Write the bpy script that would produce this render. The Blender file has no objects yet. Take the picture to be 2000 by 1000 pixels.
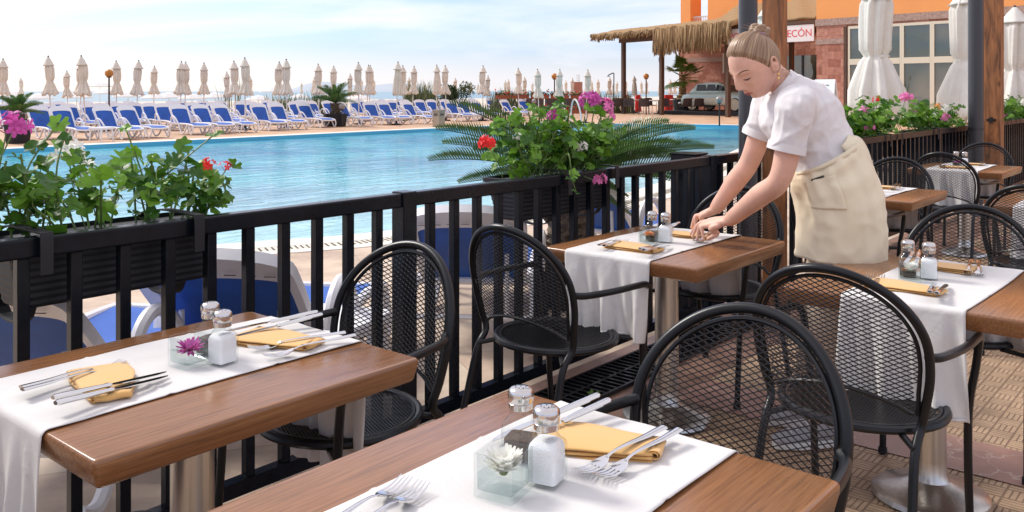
import bpy, bmesh, math, random
import numpy as np
from mathutils import Vector, Matrix, noise
PI=math.pi; rad=math.radians
rnd=random.Random(7)
S=bpy.context.scene; COL=S.collection
# ---------------------------------------------------------------- camera
FPX=1724.0; CH=1.40; HY=178.0; YAW=rad(40.07)
FW=Vector((math.cos(YAW),math.sin(YAW),0)); RT=Vector((math.sin(YAW),-math.cos(YAW),0)); UP=Vector((0,0,1))
cd=bpy.data.cameras.new('camera'); cam=bpy.data.objects.new('camera',cd); COL.objects.link(cam)
cam.location=(0,0,CH); cam.rotation_euler=(rad(90),0,YAW-rad(90))
cd.sensor_width=36; cd.lens=36*FPX/2000; cd.shift_y=-(500-HY)/2000; cd.clip_start=.05; cd.clip_end=20000
S.camera=cam
# ---------------------------------------------------------------- sky and sun
SUN_EL=rad(42); SUN_ROT=rad(-8)
w=bpy.data.worlds.new('World'); S.world=w; w.use_nodes=True
nt=w.node_tree; nt.nodes.clear()
def N(nt,t,**k):
    n=nt.nodes.new(t)
    for a,b in k.items(): setattr(n,a,b)
    return n
def LK(nt,a,b): nt.links.new(a,b)
sky=N(nt,'ShaderNodeTexSky',sky_type='NISHITA'); sky.sun_disc=False; sky.sun_elevation=SUN_EL; sky.sun_rotation=SUN_ROT
sky.air_density=1.0; sky.dust_density=1.0; sky.ozone_density=3.0; sky.altitude=0
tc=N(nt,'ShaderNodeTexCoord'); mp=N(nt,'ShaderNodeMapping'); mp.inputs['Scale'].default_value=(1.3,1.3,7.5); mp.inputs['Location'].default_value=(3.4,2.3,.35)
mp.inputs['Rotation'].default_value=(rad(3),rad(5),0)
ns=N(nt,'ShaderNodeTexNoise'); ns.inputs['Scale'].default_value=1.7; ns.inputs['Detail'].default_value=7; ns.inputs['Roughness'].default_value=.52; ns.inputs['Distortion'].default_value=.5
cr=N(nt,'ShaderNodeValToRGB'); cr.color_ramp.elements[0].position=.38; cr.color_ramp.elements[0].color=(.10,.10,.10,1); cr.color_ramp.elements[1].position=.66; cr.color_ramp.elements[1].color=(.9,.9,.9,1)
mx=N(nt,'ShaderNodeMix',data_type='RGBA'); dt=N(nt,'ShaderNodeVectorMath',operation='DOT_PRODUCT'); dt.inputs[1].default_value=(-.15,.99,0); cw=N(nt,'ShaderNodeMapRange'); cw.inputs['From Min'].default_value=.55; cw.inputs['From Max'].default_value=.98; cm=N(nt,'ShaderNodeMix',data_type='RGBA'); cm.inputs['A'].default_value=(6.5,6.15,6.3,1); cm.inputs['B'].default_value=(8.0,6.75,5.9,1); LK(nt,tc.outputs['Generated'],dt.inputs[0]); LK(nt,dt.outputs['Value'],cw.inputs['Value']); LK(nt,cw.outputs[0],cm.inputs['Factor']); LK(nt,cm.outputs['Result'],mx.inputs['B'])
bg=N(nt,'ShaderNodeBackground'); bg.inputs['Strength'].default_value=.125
ow=N(nt,'ShaderNodeOutputWorld')
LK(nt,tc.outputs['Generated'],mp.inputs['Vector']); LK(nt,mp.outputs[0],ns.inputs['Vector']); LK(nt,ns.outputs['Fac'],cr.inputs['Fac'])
sz=N(nt,'ShaderNodeSeparateXYZ'); LK(nt,tc.outputs['Generated'],sz.inputs[0]); hm=N(nt,'ShaderNodeMapRange',interpolation_type='SMOOTHSTEP'); hm.inputs['From Min'].default_value=.11; hm.inputs['From Max'].default_value=.40; hm.inputs['To Max'].default_value=.75; LK(nt,sz.outputs[2],hm.inputs['Value']); mm_=N(nt,'ShaderNodeMath',operation='MAXIMUM'); LK(nt,cr.outputs['Color'],mm_.inputs[0]); LK(nt,hm.outputs[0],mm_.inputs[1]); hz_=N(nt,'ShaderNodeMapRange',interpolation_type='SMOOTHSTEP'); hz_.inputs['From Min'].default_value=0; hz_.inputs['From Max'].default_value=.07; hz_.inputs['To Min'].default_value=.62; hz_.inputs['To Max'].default_value=0; LK(nt,sz.outputs[2],hz_.inputs['Value']); mm2=N(nt,'ShaderNodeMath',operation='MAXIMUM'); LK(nt,mm_.outputs[0],mm2.inputs[0]); LK(nt,hz_.outputs[0],mm2.inputs[1]); LK(nt,mm2.outputs[0],mx.inputs['Factor']); tn=N(nt,'ShaderNodeMix',data_type='RGBA',blend_type='MULTIPLY'); tn.inputs['Factor'].default_value=1; tn.inputs['B'].default_value=(.60,.70,.98,1); LK(nt,sky.outputs[0],tn.inputs['A']); LK(nt,tn.outputs['Result'],mx.inputs['A']); LK(nt,mx.outputs['Result'],bg.inputs['Color']); LK(nt,bg.outputs[0],ow.inputs[0])  # hm: extra white cloud overhead, out of view, added for fill light
sd=bpy.data.lights.new('sun','SUN'); sd.energy=2.0; sd.angle=rad(14); sd.color=(1,.95,.87)
so=bpy.data.objects.new('sun',sd); COL.objects.link(so)
sdir=Vector((math.sin(SUN_ROT)*math.cos(SUN_EL),math.cos(SUN_ROT)*math.cos(SUN_EL),math.sin(SUN_EL)))
so.rotation_euler=(-sdir).to_track_quat('-Z','Y').to_euler()
S.view_settings.view_transform='Standard'; S.view_settings.look='None'; S.view_settings.exposure=.64; S.view_settings.gamma=1
S.cycles.max_bounces=8; S.cycles.transparent_max_bounces=12; S.cycles.caustics_reflective=False; S.cycles.caustics_refractive=False

# ---------------------------------------------------------------- measuring helpers (pixel of the 2000x1000 view -> place)
def at(x,y,z=0.0):
    d=FPX*(CH-z)/(y-HY); return FW*d+RT*((x-1000)/FPX*d)+UP*z
def atd(x,y,d): return FW*d+RT*((x-1000)/FPX*d)+UP*(CH-(y-HY)/FPX*d)
def onv(x,y,v):
    k=(x-1000)/FPX; d=v/(FW.y+k*RT.y); return atd(x,y,d)
def dep(p): return p.x*FW.x+p.y*FW.y
# ---------------------------------------------------------------- materials
MATS={}
def mat(name,col,rough=.6,metal=0.0,var=0.0,vs=8.0,bump=0.0,bs=60.0,spec=.5,trans=0.0,ior=1.45,vscale=(1,1,1),sheen=0,coat=0,sss=0,aniso=0,col2=None,bdist=.004,island=False,transl=0):
    m=bpy.data.materials.new(name); m.use_nodes=True; MATS[name]=m
    t=m.node_tree; b=t.nodes['Principled BSDF']
    b.inputs['Base Color'].default_value=(*col,1); b.inputs['Roughness'].default_value=rough; b.inputs['Metallic'].default_value=metal
    b.inputs['Specular IOR Level'].default_value=spec; b.inputs['IOR'].default_value=ior
    b.inputs['Transmission Weight'].default_value=trans
    if sheen: b.inputs['Sheen Weight'].default_value=sheen
    if coat: b.inputs['Coat Weight'].default_value=coat; b.inputs['Coat Roughness'].default_value=.08
    if sss: b.inputs['Subsurface Weight'].default_value=sss; b.inputs['Subsurface Radius'].default_value=(.012,.005,.003)
    if var or bump or col2:
        c=N(t,'ShaderNodeTexCoord'); q=N(t,'ShaderNodeMapping'); q.inputs['Scale'].default_value=vscale; LK(t,c.outputs['Object'],q.inputs['Vector'])
    if var or col2:
        n=N(t,'ShaderNodeTexNoise'); n.inputs['Scale'].default_value=vs; n.inputs['Detail'].default_value=5; n.inputs['Roughness'].default_value=.6; LK(t,q.outputs[0],n.inputs['Vector'])
        r=N(t,'ShaderNodeValToRGB'); r.color_ramp.elements[0].position=.32; r.color_ramp.elements[1].position=.68
        c2=col2 or tuple(x*(1+var) for x in col); c1=tuple(x*(1-var) for x in col) if not col2 else col
        r.color_ramp.elements[0].color=(*c1,1); r.color_ramp.elements[1].color=(*c2,1)
        if island:
            ge=N(t,'ShaderNodeNewGeometry'); mi=N(t,'ShaderNodeMix',data_type='FLOAT'); mi.inputs[0].default_value=.6; LK(t,n.outputs['Fac'],mi.inputs[2]); LK(t,ge.outputs['Random Per Island'],mi.inputs[3]); LK(t,mi.outputs[0],r.inputs['Fac'])
        else: LK(t,n.outputs['Fac'],r.inputs['Fac'])
        LK(t,r.outputs['Color'],b.inputs['Base Color'])
    if bump:
        n2=N(t,'ShaderNodeTexNoise'); n2.inputs['Scale'].default_value=bs; n2.inputs['Detail'].default_value=4; LK(t,q.outputs[0],n2.inputs['Vector'])
        bp=N(t,'ShaderNodeBump'); bp.inputs['Strength'].default_value=bump; bp.inputs['Distance'].default_value=bdist; LK(t,n2.outputs['Fac'],bp.inputs['Height']); LK(t,bp.outputs[0],b.inputs['Normal'])
    if transl:
        tr=N(t,'ShaderNodeBsdfTranslucent'); src=b.inputs['Base Color']
        if src.links: LK(t,src.links[0].from_socket,tr.inputs['Color'])
        else: tr.inputs['Color'].default_value=(*[min(1,x*1.3) for x in col],1)
        ms=N(t,'ShaderNodeMixShader'); ms.inputs[0].default_value=transl
        LK(t,b.outputs[0],ms.inputs[1]); LK(t,tr.outputs[0],ms.inputs[2]); LK(t,ms.outputs[0],t.nodes['Material Output'].inputs[0])
    return m
M={}
M['black']=mat('black powder coat',(.007,.008,.010),.30,spec=.38,bump=.15,bs=300,bdist=.0006)
M['fence']=mat('black painted fence',(.006,.008,.012),.25,spec=.25,bump=.25,bs=120,bdist=.001,var=.3,vs=20)
M['steel']=mat('brushed steel',(.55,.53,.50),.28,1.0,var=.12,vs=6,vscale=(14,14,.4))
M['chrome']=mat('polished cutlery',(.72,.71,.70),.12,1.0)
M['cap']=mat('shaker cap',(.62,.60,.58),.16,1.0,bump=.1,bs=80)
def thin_glass(name,tint,ior,rough=.02):
    m=bpy.data.materials.new(name); m.use_nodes=True; t=m.node_tree; t.nodes.remove(t.nodes['Principled BSDF'])
    tr=N(t,'ShaderNodeBsdfTransparent'); lw=N(t,'ShaderNodeLayerWeight'); lw.inputs['Blend'].default_value=.10; tm=N(t,'ShaderNodeMix',data_type='RGBA'); tm.inputs['A'].default_value=(*tint,1); tm.inputs['B'].default_value=(.50,.57,.58,1); LK(t,lw.outputs['Facing'],tm.inputs['Factor']); LK(t,tm.outputs['Result'],tr.inputs[0]); gl=N(t,'ShaderNodeBsdfGlossy'); gl.inputs['Roughness'].default_value=rough; gl.inputs[0].default_value=(1,1,1,1)
    fr=N(t,'ShaderNodeFresnel'); fr.inputs['IOR'].default_value=ior; ms=N(t,'ShaderNodeMixShader'); ge=N(t,'ShaderNodeNewGeometry'); iv=N(t,'ShaderNodeMath',operation='SUBTRACT'); iv.inputs[0].default_value=1; LK(t,ge.outputs['Backfacing'],iv.inputs[1]); mu=N(t,'ShaderNodeMath',operation='MULTIPLY'); LK(t,fr.outputs[0],mu.inputs[0]); LK(t,iv.outputs[0],mu.inputs[1]); LK(t,mu.outputs[0],ms.inputs[0]); LK(t,tr.outputs[0],ms.inputs[1]); LK(t,gl.outputs[0],ms.inputs[2]); LK(t,ms.outputs[0],t.nodes['Material Output'].inputs[0]); return m
M['glass']=thin_glass('clear glass',(.965,.98,.98),1.5)
M['water_clear']=thin_glass('vase water',(.965,.985,.985),1.2)
M['salt']=mat('salt grains',(.93,.93,.93),.8,bump=.6,bs=500)
M['pepper']=mat('pepper grains',(.09,.06,.045),.8,var=.6,vs=300)
def linen():
    m=bpy.data.materials.new('white table linen'); m.use_nodes=True; t=m.node_tree; b=t.nodes['Principled BSDF']; b.inputs['Roughness'].default_value=.85; b.inputs['Sheen Weight'].default_value=.15
    c=N(t,'ShaderNodeTexCoord')
    w1=N(t,'ShaderNodeTexWave',bands_direction='X'); w1.inputs['Scale'].default_value=160; w1.inputs['Distortion'].default_value=1.5; w1.inputs['Detail'].default_value=3; LK(t,c.outputs['Object'],w1.inputs['Vector'])
    w2=N(t,'ShaderNodeTexWave',bands_direction='Y'); w2.inputs['Scale'].default_value=160; w2.inputs['Distortion'].default_value=1.5; w2.inputs['Detail'].default_value=3; LK(t,c.outputs['Object'],w2.inputs['Vector'])
    ad=N(t,'ShaderNodeMath',operation='ADD'); LK(t,w1.outputs['Fac'],ad.inputs[0]); LK(t,w2.outputs['Fac'],ad.inputs[1])
    n=N(t,'ShaderNodeTexNoise'); n.inputs['Scale'].default_value=7; n.inputs['Detail'].default_value=5; n.inputs['Distortion'].default_value=.8; LK(t,c.outputs['Object'],n.inputs['Vector'])
    r=N(t,'ShaderNodeValToRGB'); r.color_ramp.elements[0].color=(.62,.60,.58,1); r.color_ramp.elements[1].color=(.73,.715,.70,1); LK(t,n.outputs['Fac'],r.inputs['Fac']); LK(t,r.outputs['Color'],b.inputs['Base Color'])
    b1=N(t,'ShaderNodeBump'); b1.inputs['Strength'].default_value=.25; b1.inputs['Distance'].default_value=.0006; LK(t,ad.outputs[0],b1.inputs['Height'])
    b2=N(t,'ShaderNodeBump'); b2.inputs['Strength'].default_value=.55; b2.inputs['Distance'].default_value=.012; LK(t,n.outputs['Fac'],b2.inputs['Height']); LK(t,b1.outputs[0],b2.inputs['Normal']); LK(t,b2.outputs[0],b.inputs['Normal']); return m
M['linen']=linen()
M['napkin']=mat('yellow napkin',(.72,.42,.14),.8,bump=.3,bs=500,sheen=.3,bdist=.001)
M['petal_white']=mat('white petal',(.88,.88,.80),.6,transl=.3)
M['petal_magenta']=mat('magenta petal',(.62,.10,.42),.55,var=.25,vs=40,transl=.3)
M['petal_pink']=mat('pink petal',(.80,.22,.50),.55,var=.2,vs=40,transl=.3)
M['petal_red']=mat('red petal',(.80,.03,.03),.5,transl=.3)
M['petal_orange']=mat('orange petal',(.85,.35,.08),.5,var=.3,vs=80,transl=.3)
M['leaf']=mat('geranium leaf',(.04,.13,.012),.42,col2=(.18,.38,.035),island=True,vs=14,bump=.3,bs=90,transl=.35)
M['stem']=mat('green stem',(.12,.20,.05),.5)
M['frond']=mat('cycad leaflet',(.025,.075,.015),.35,col2=(.09,.19,.035),vs=6,transl=.2)
M['frond_light']=mat('bright cycad leaflet',(.06,.14,.015),.4,col2=(.16,.26,.04),vs=5,transl=.3)
M['bark']=mat('cycad trunk',(.07,.045,.03),.9,col2=(.2,.15,.1),vs=30,bump=.8,bs=40,bdist=.02)
M['dark_plastic']=mat('black ribbed plastic',(.009,.010,.013),.55,bump=.2,bs=40)
M['soil']=mat('potting soil',(.03,.02,.015),.95,bump=.8,bs=100)
M['lounger']=mat('white resin',(.80,.79,.80),.35,bump=.1,bs=80)
M['sling']=mat('blue sling fabric',(.012,.095,.42),.55,var=.25,vs=3,bump=.25,bs=700,bdist=.001)
M['canvas']=mat('cream canvas',(.78,.71,.61),.85,var=.10,vs=4,bump=.3,bs=12,bdist=.02,transl=.15)
M['canvas_white']=mat('off white canvas',(.84,.81,.75),.8,var=.05,vs=4,bump=.25,bs=9,bdist=.02,transl=.2)
M['pole_white']=mat('white pole',(.7,.68,.65),.4)
M['black_cap']=mat('black finial',(.02,.02,.02),.4)
M['amber']=mat('amber globe',(.52,.20,.035),.3,var=.2,vs=10)
M['globe_gray']=mat('smoky globe',(.25,.22,.20),.15,coat=.6)
M['rust']=mat('dark lamp post',(.06,.03,.025),.5)
M['grey_pole']=mat('grey round post',(.045,.045,.052),.30,bump=.1,bs=30,spec=.6)
M['wicker']=mat('brown wicker',(.075,.055,.05),.7,bump=.6,bs=60,var=.4,vs=50,bdist=.01)
M['metal_dark']=mat('dark chair metal',(.06,.06,.065),.35,.6)
M['terracotta']=mat('terracotta box',(.30,.09,.045),.7,var=.2,vs=4)
M['wood_bin']=mat('grey wood',(.35,.27,.2),.8,var=.25,vs=9,vscale=(6,6,.6))
M['dark_wood']=mat('dark timber',(.10,.055,.035),.7,var=.4,vs=4,vscale=(8,8,.5))
M['brown_wood']=mat('brown timber',(.22,.09,.03),.6,var=.35,vs=4,vscale=(8,8,.5))
M['thatch']=mat('dry thatch',(.22,.13,.06),.9,island=True,col2=(.46,.31,.16),vs=7,vscale=(5,5,.4),bump=.5,bs=30,bdist=.03)
M['orange']=mat('orange render',(.86,.36,.12),.9,var=.04,vs=.6,bump=.2,bs=30)
M['frame']=mat('cream window frame',(.70,.64,.50),.5)
M['band']=mat('granite band',(.38,.26,.21),.7,var=.3,vs=12)
M['white_paint']=mat('white painted board',(.82,.81,.80),.6)
M['red_ink']=mat('red lettering',(.75,.10,.10),.6)
M['grey_ink']=mat('grey print',(.25,.25,.27),.6)
M['mint']=mat('pale mint car paint',(.55,.72,.64),.25,coat=.5)
M['cream_paint']=mat('cream car paint',(.72,.64,.44),.3,coat=.5)
M['tyre']=mat('tyre rubber',(.02,.02,.02),.7)
M['dark_glass']=mat('car glass',(.02,.03,.03),.05)
M['skin']=mat('skin',(.75,.44,.33),.50,sss=.12,var=.10,vs=14,bump=.12,bs=150,bdist=.001)
M['lips']=mat('lips',(.42,.10,.09),.4)
M['brow']=mat('eyebrow',(.20,.12,.07),.8)
M['eye']=mat('lash line',(.05,.03,.025),.5)
M['shirt']=mat('white cotton shirt',(.76,.735,.735),.8,bump=.25,bs=500,bdist=.0008,sheen=.2)
M['apron']=mat('cream apron cloth',(.80,.71,.52),.85,bump=.3,bs=450,bdist=.001,sheen=.2)
M['trouser']=mat('beige trousers',(.55,.45,.35),.85,bump=.4,bs=90,bdist=.004)
M['shoe']=mat('grey knit trainer',(.36,.36,.38),.75,bump=.5,bs=160,bdist=.003)
M['sole']=mat('white sole',(.75,.75,.74),.6)
M['earring']=mat('gold earring',(.8,.55,.2),.2,1.0)
M['bush']=mat('shrub leaves',(.045,.085,.03),.7,island=True,col2=(.17,.21,.09),vs=1.2)
M['reed']=mat('reed blades',(.09,.13,.05),.7,col2=(.25,.27,.13),vs=2)
M['beach_umb']=mat('white beach canopy',(.82,.80,.78),.8,transl=.2)
M['sand']=mat('beach sand',(.62,.55,.45),.95,var=.08,vs=.2)
M['sea']=mat('sea',(.13,.27,.30),.25,bump=.3,bs=.4,bdist=.2)
M['hill']=mat('far hill',(.42,.47,.52),1.0,var=.05,vs=.004)  # pale grey-blue base colour has the distance haze painted in
M['cream_plastic']=mat('cream drain grille',(.72,.66,.54),.6)
M['drain_hole']=mat('drain slot',(.10,.09,.08),.9)
M['brick_tower']=mat('brick pillar',(.33,.12,.08),.8,var=.2,vs=9)
M['red_cloth']=mat('red cloth',(.65,.04,.03),.7)
M['pink_cloth']=mat('pale tablecloth',(.70,.55,.52),.7)

def wood():
    m=bpy.data.materials.new('brown table laminate'); m.use_nodes=True; t=m.node_tree; b=t.nodes['Principled BSDF']
    c=N(t,'ShaderNodeTexCoord'); q=N(t,'ShaderNodeMapping'); q.inputs['Scale'].default_value=(1.8,48,48)
    oi=N(t,'ShaderNodeObjectInfo'); ad=N(t,'ShaderNodeVectorMath',operation='ADD'); LK(t,c.outputs['Object'],ad.inputs[0]); LK(t,oi.outputs['Random'],ad.inputs[1])
    LK(t,ad.outputs[0],q.inputs['Vector'])
    n=N(t,'ShaderNodeTexNoise'); n.inputs['Scale'].default_value=3; n.inputs['Detail'].default_value=8; n.inputs['Roughness'].default_value=.65; n.inputs['Distortion'].default_value=.25; LK(t,q.outputs[0],n.inputs['Vector'])
    r=N(t,'ShaderNodeValToRGB'); e=r.color_ramp.elements; e[0].position=.25; e[0].color=(.11,.047,.021,1); e[1].position=.75; e[1].color=(.33,.155,.066,1)
    k=e.new(.5); k.color=(.25,.11,.043,1)
    LK(t,n.outputs['Fac'],r.inputs['Fac']); LK(t,r.outputs['Color'],b.inputs['Base Color'])
    b.inputs['Roughness'].default_value=.21; b.inputs['Specular IOR Level'].default_value=.6
    q2=N(t,'ShaderNodeMapping'); q2.inputs['Scale'].default_value=(6,120,120); LK(t,ad.outputs[0],q2.inputs['Vector'])
    n2=N(t,'ShaderNodeTexNoise'); n2.inputs['Scale'].default_value=3; LK(t,q2.outputs[0],n2.inputs['Vector'])
    bp=N(t,'ShaderNodeBump'); bp.inputs['Strength'].default_value=.12; bp.inputs['Distance'].default_value=.002; LK(t,n2.outputs['Fac'],bp.inputs['Height']); LK(t,bp.outputs[0],b.inputs['Normal'])
    return m
M['table']=wood()
def post_wood():
    m=bpy.data.materials.new('knotty pine post'); m.use_nodes=True; t=m.node_tree; b=t.nodes['Principled BSDF']
    c=N(t,'ShaderNodeTexCoord'); q=N(t,'ShaderNodeMapping'); q.inputs['Scale'].default_value=(9,9,1.1); LK(t,c.outputs['Object'],q.inputs['Vector'])
    n=N(t,'ShaderNodeTexNoise'); n.inputs['Scale'].default_value=2.2; n.inputs['Detail'].default_value=7; n.inputs['Distortion'].default_value=1.2; LK(t,q.outputs[0],n.inputs['Vector'])
    r=N(t,'ShaderNodeValToRGB'); e=r.color_ramp.elements; e[0].position=.3; e[0].color=(.10,.04,.018,1); e[1].position=.65; e[1].color=(.42,.17,.06,1)
    LK(t,n.outputs['Fac'],r.inputs['Fac'])
    v=N(t,'ShaderNodeTexVoronoi'); v.inputs['Scale'].default_value=3.2; q3=N(t,'ShaderNodeMapping'); q3.inputs['Scale'].default_value=(2,2,1.1); LK(t,c.outputs['Object'],q3.inputs['Vector']); LK(t,q3.outputs[0],v.inputs['Vector'])
    r2=N(t,'ShaderNodeValToRGB'); r2.color_ramp.elements[0].position=.06; r2.color_ramp.elements[0].color=(.12,.1,.09,1); r2.color_ramp.elements[1].position=.2
    LK(t,v.outputs['Distance'],r2.inputs['Fac'])
    mm=N(t,'ShaderNodeMix',data_type='RGBA',blend_type='MULTIPLY'); mm.inputs['Factor'].default_value=1; LK(t,r.outputs['Color'],mm.inputs['A']); LK(t,r2.outputs['Color'],mm.inputs['B']); LK(t,mm.outputs['Result'],b.inputs['Base Color'])
    b.inputs['Roughness'].default_value=.5; return m
M['post']=post_wood()
def stone_wall():
    m=bpy.data.materials.new('red sandstone cladding'); m.use_nodes=True; t=m.node_tree; b=t.nodes['Principled BSDF']
    c=N(t,'ShaderNodeTexCoord'); q=N(t,'ShaderNodeMapping'); q.inputs['Rotation'].default_value=(rad(90),0,0); LK(t,c.outputs['Object'],q.inputs['Vector'])
    br=N(t,'ShaderNodeTexBrick'); br.inputs['Scale'].default_value=1; br.inputs['Brick Width'].default_value=.62; br.inputs['Row Height'].default_value=.36; br.inputs['Mortar Size'].default_value=.008
    br.inputs['Color1'].default_value=(.34,.13,.085,1); br.inputs['Color2'].default_value=(.56,.28,.20,1); br.inputs['Mortar'].default_value=(.26,.12,.09,1); br.inputs['Bias'].default_value=-.1
    LK(t,q.outputs[0],br.inputs['Vector'])
    n=N(t,'ShaderNodeTexNoise'); n.inputs['Scale'].default_value=5; n.inputs['Detail'].default_value=6; LK(t,c.outputs['Object'],n.inputs['Vector'])
    mm=N(t,'ShaderNodeMix',data_type='RGBA',blend_type='OVERLAY'); mm.inputs['Factor'].default_value=.55; LK(t,br.outputs['Color'],mm.inputs['A']); LK(t,n.outputs['Fac'],mm.inputs['B']); LK(t,mm.outputs['Result'],b.inputs['Base Color'])
    bp=N(t,'ShaderNodeBump'); bp.inputs['Strength'].default_value=.6; bp.inputs['Distance'].default_value=.03; LK(t,n.outputs['Fac'],bp.inputs['Height']); LK(t,bp.outputs[0],b.inputs['Normal'])
    b.inputs['Roughness'].default_value=.85; return m
M['stone']=stone_wall()
def glass_pane():
    m=bpy.data.materials.new('reflective window glass'); m.use_nodes=True; t=m.node_tree; b=t.nodes['Principled BSDF']
    c=N(t,'ShaderNodeTexCoord'); n=N(t,'ShaderNodeTexNoise'); n.inputs['Scale'].default_value=.5; n.inputs['Detail'].default_value=1; LK(t,c.outputs['Object'],n.inputs['Vector'])
    r=N(t,'ShaderNodeValToRGB'); r.color_ramp.elements[0].color=(.035,.05,.035,1); r.color_ramp.elements[1].color=(.15,.135,.10,1); r.color_ramp.elements[0].position=.4; r.color_ramp.elements[1].position=.6  # dark green to beige patches paint reflections into the pane colour
    LK(t,n.outputs['Fac'],r.inputs['Fac']); LK(t,r.outputs['Color'],b.inputs['Base Color']); b.inputs['Roughness'].default_value=.03; b.inputs['Specular IOR Level'].default_value=.9; b.inputs['IOR'].default_value=1.7
    n2=N(t,'ShaderNodeTexNoise'); n2.inputs['Scale'].default_value=.6; LK(t,c.outputs['Object'],n2.inputs['Vector'])
    bp=N(t,'ShaderNodeBump'); bp.inputs['Strength'].default_value=.5; bp.inputs['Distance'].default_value=.04; LK(t,n2.outputs['Fac'],bp.inputs['Height']); LK(t,bp.outputs[0],b.inputs['Normal'])
    return m
M['pane']=glass_pane()
def pool_water():
    m=bpy.data.materials.new('rippled pool water'); m.use_nodes=True; t=m.node_tree; b=t.nodes['Principled BSDF']
    c=N(t,'ShaderNodeTexCoord')
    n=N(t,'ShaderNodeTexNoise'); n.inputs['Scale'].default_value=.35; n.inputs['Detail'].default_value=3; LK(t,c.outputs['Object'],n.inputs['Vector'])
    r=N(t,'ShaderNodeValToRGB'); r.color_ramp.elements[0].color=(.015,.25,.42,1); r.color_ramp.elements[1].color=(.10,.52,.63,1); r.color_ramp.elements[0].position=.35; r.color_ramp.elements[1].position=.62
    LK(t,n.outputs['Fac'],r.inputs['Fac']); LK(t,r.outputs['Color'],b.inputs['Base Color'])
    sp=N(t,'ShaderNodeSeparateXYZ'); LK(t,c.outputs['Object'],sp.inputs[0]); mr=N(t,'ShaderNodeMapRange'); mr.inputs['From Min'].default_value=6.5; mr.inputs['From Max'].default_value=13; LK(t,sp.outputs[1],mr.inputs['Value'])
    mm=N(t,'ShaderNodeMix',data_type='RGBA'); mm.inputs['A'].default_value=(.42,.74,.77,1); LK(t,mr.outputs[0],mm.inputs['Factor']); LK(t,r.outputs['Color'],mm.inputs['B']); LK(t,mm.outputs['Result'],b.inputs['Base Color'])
    b.inputs['Roughness'].default_value=.04; b.inputs['IOR'].default_value=1.33; b.inputs['Specular IOR Level'].default_value=.5
    q=N(t,'ShaderNodeMapping'); q.inputs['Rotation'].default_value=(0,0,rad(-50)); q.inputs['Scale'].default_value=(.8,2.6,1); LK(t,c.outputs['Object'],q.inputs['Vector'])
    n2=N(t,'ShaderNodeTexNoise'); n2.inputs['Scale'].default_value=1.1; n2.inputs['Detail'].default_value=5; n2.inputs['Roughness'].default_value=.55; n2.inputs['Distortion'].default_value=1.0; LK(t,q.outputs[0],n2.inputs['Vector'])
    bp=N(t,'ShaderNodeBump'); bp.inputs['Strength'].default_value=.6; bp.inputs['Distance'].default_value=.09; LK(t,n2.outputs['Fac'],bp.inputs['Height']); LK(t,bp.outputs[0],b.inputs['Normal'])
    return m
M['pool']=pool_water()
def deck(name,c1,c2,mort,bw,rh,rot,scale=1,rough=.7,ms=.012,noise_s=1.2,mixf=.5):
    m=bpy.data.materials.new(name); m.use_nodes=True; t=m.node_tree; b=t.nodes['Principled BSDF']
    c=N(t,'ShaderNodeTexCoord'); q=N(t,'ShaderNodeMapping'); q.inputs['Rotation'].default_value=(0,0,rot); LK(t,c.outputs['Object'],q.inputs['Vector'])
    br=N(t,'ShaderNodeTexBrick'); br.inputs['Scale'].default_value=scale; br.inputs['Brick Width'].default_value=bw; br.inputs['Row Height'].default_value=rh; br.inputs['Mortar Size'].default_value=ms; br.offset=0
    br.inputs['Color1'].default_value=(*c1,1); br.inputs['Color2'].default_value=(*c2,1); br.inputs['Mortar'].default_value=(*mort,1); LK(t,q.outputs[0],br.inputs['Vector'])
    n=N(t,'ShaderNodeTexNoise'); n.inputs['Scale'].default_value=noise_s; n.inputs['Detail'].default_value=7; n.inputs['Roughness'].default_value=.65; LK(t,c.outputs['Object'],n.inputs['Vector'])
    mm=N(t,'ShaderNodeMix',data_type='RGBA',blend_type='OVERLAY'); mm.inputs['Factor'].default_value=mixf; LK(t,br.outputs['Color'],mm.inputs['A']); LK(t,n.outputs['Fac'],mm.inputs['B']); LK(t,mm.outputs['Result'],b.inputs['Base Color'])
    bp=N(t,'ShaderNodeBump'); bp.inputs['Strength'].default_value=.4; bp.inputs['Distance'].default_value=.01; LK(t,n.outputs['Fac'],bp.inputs['Height']); LK(t,bp.outputs[0],b.inputs['Normal'])
    b.inputs['Roughness'].default_value=rough; return m
M['deck_far']=deck('ochre deck tiles',(.52,.33,.20),(.60,.39,.25),(.36,.22,.14),.5,.5,rad(12),ms=.014,noise_s=.8,mixf=.55)
M['deck_near']=deck('stamped beige stone',(.50,.38,.28),(.60,.48,.37),(.40,.30,.22),1.3,.9,rad(30),ms=.004,noise_s=2.2,mixf=.85)
M['coping']=mat('white pool coping',(.78,.74,.66),.6,var=.05,vs=3)
M['pool_wall']=mat('blue pool tiles',(.10,.42,.60),.4)
M['marble']=mat('brown marble slab',(.13,.07,.05),.35,col2=(.32,.19,.14),vs=5,bump=.2,bs=20)
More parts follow.
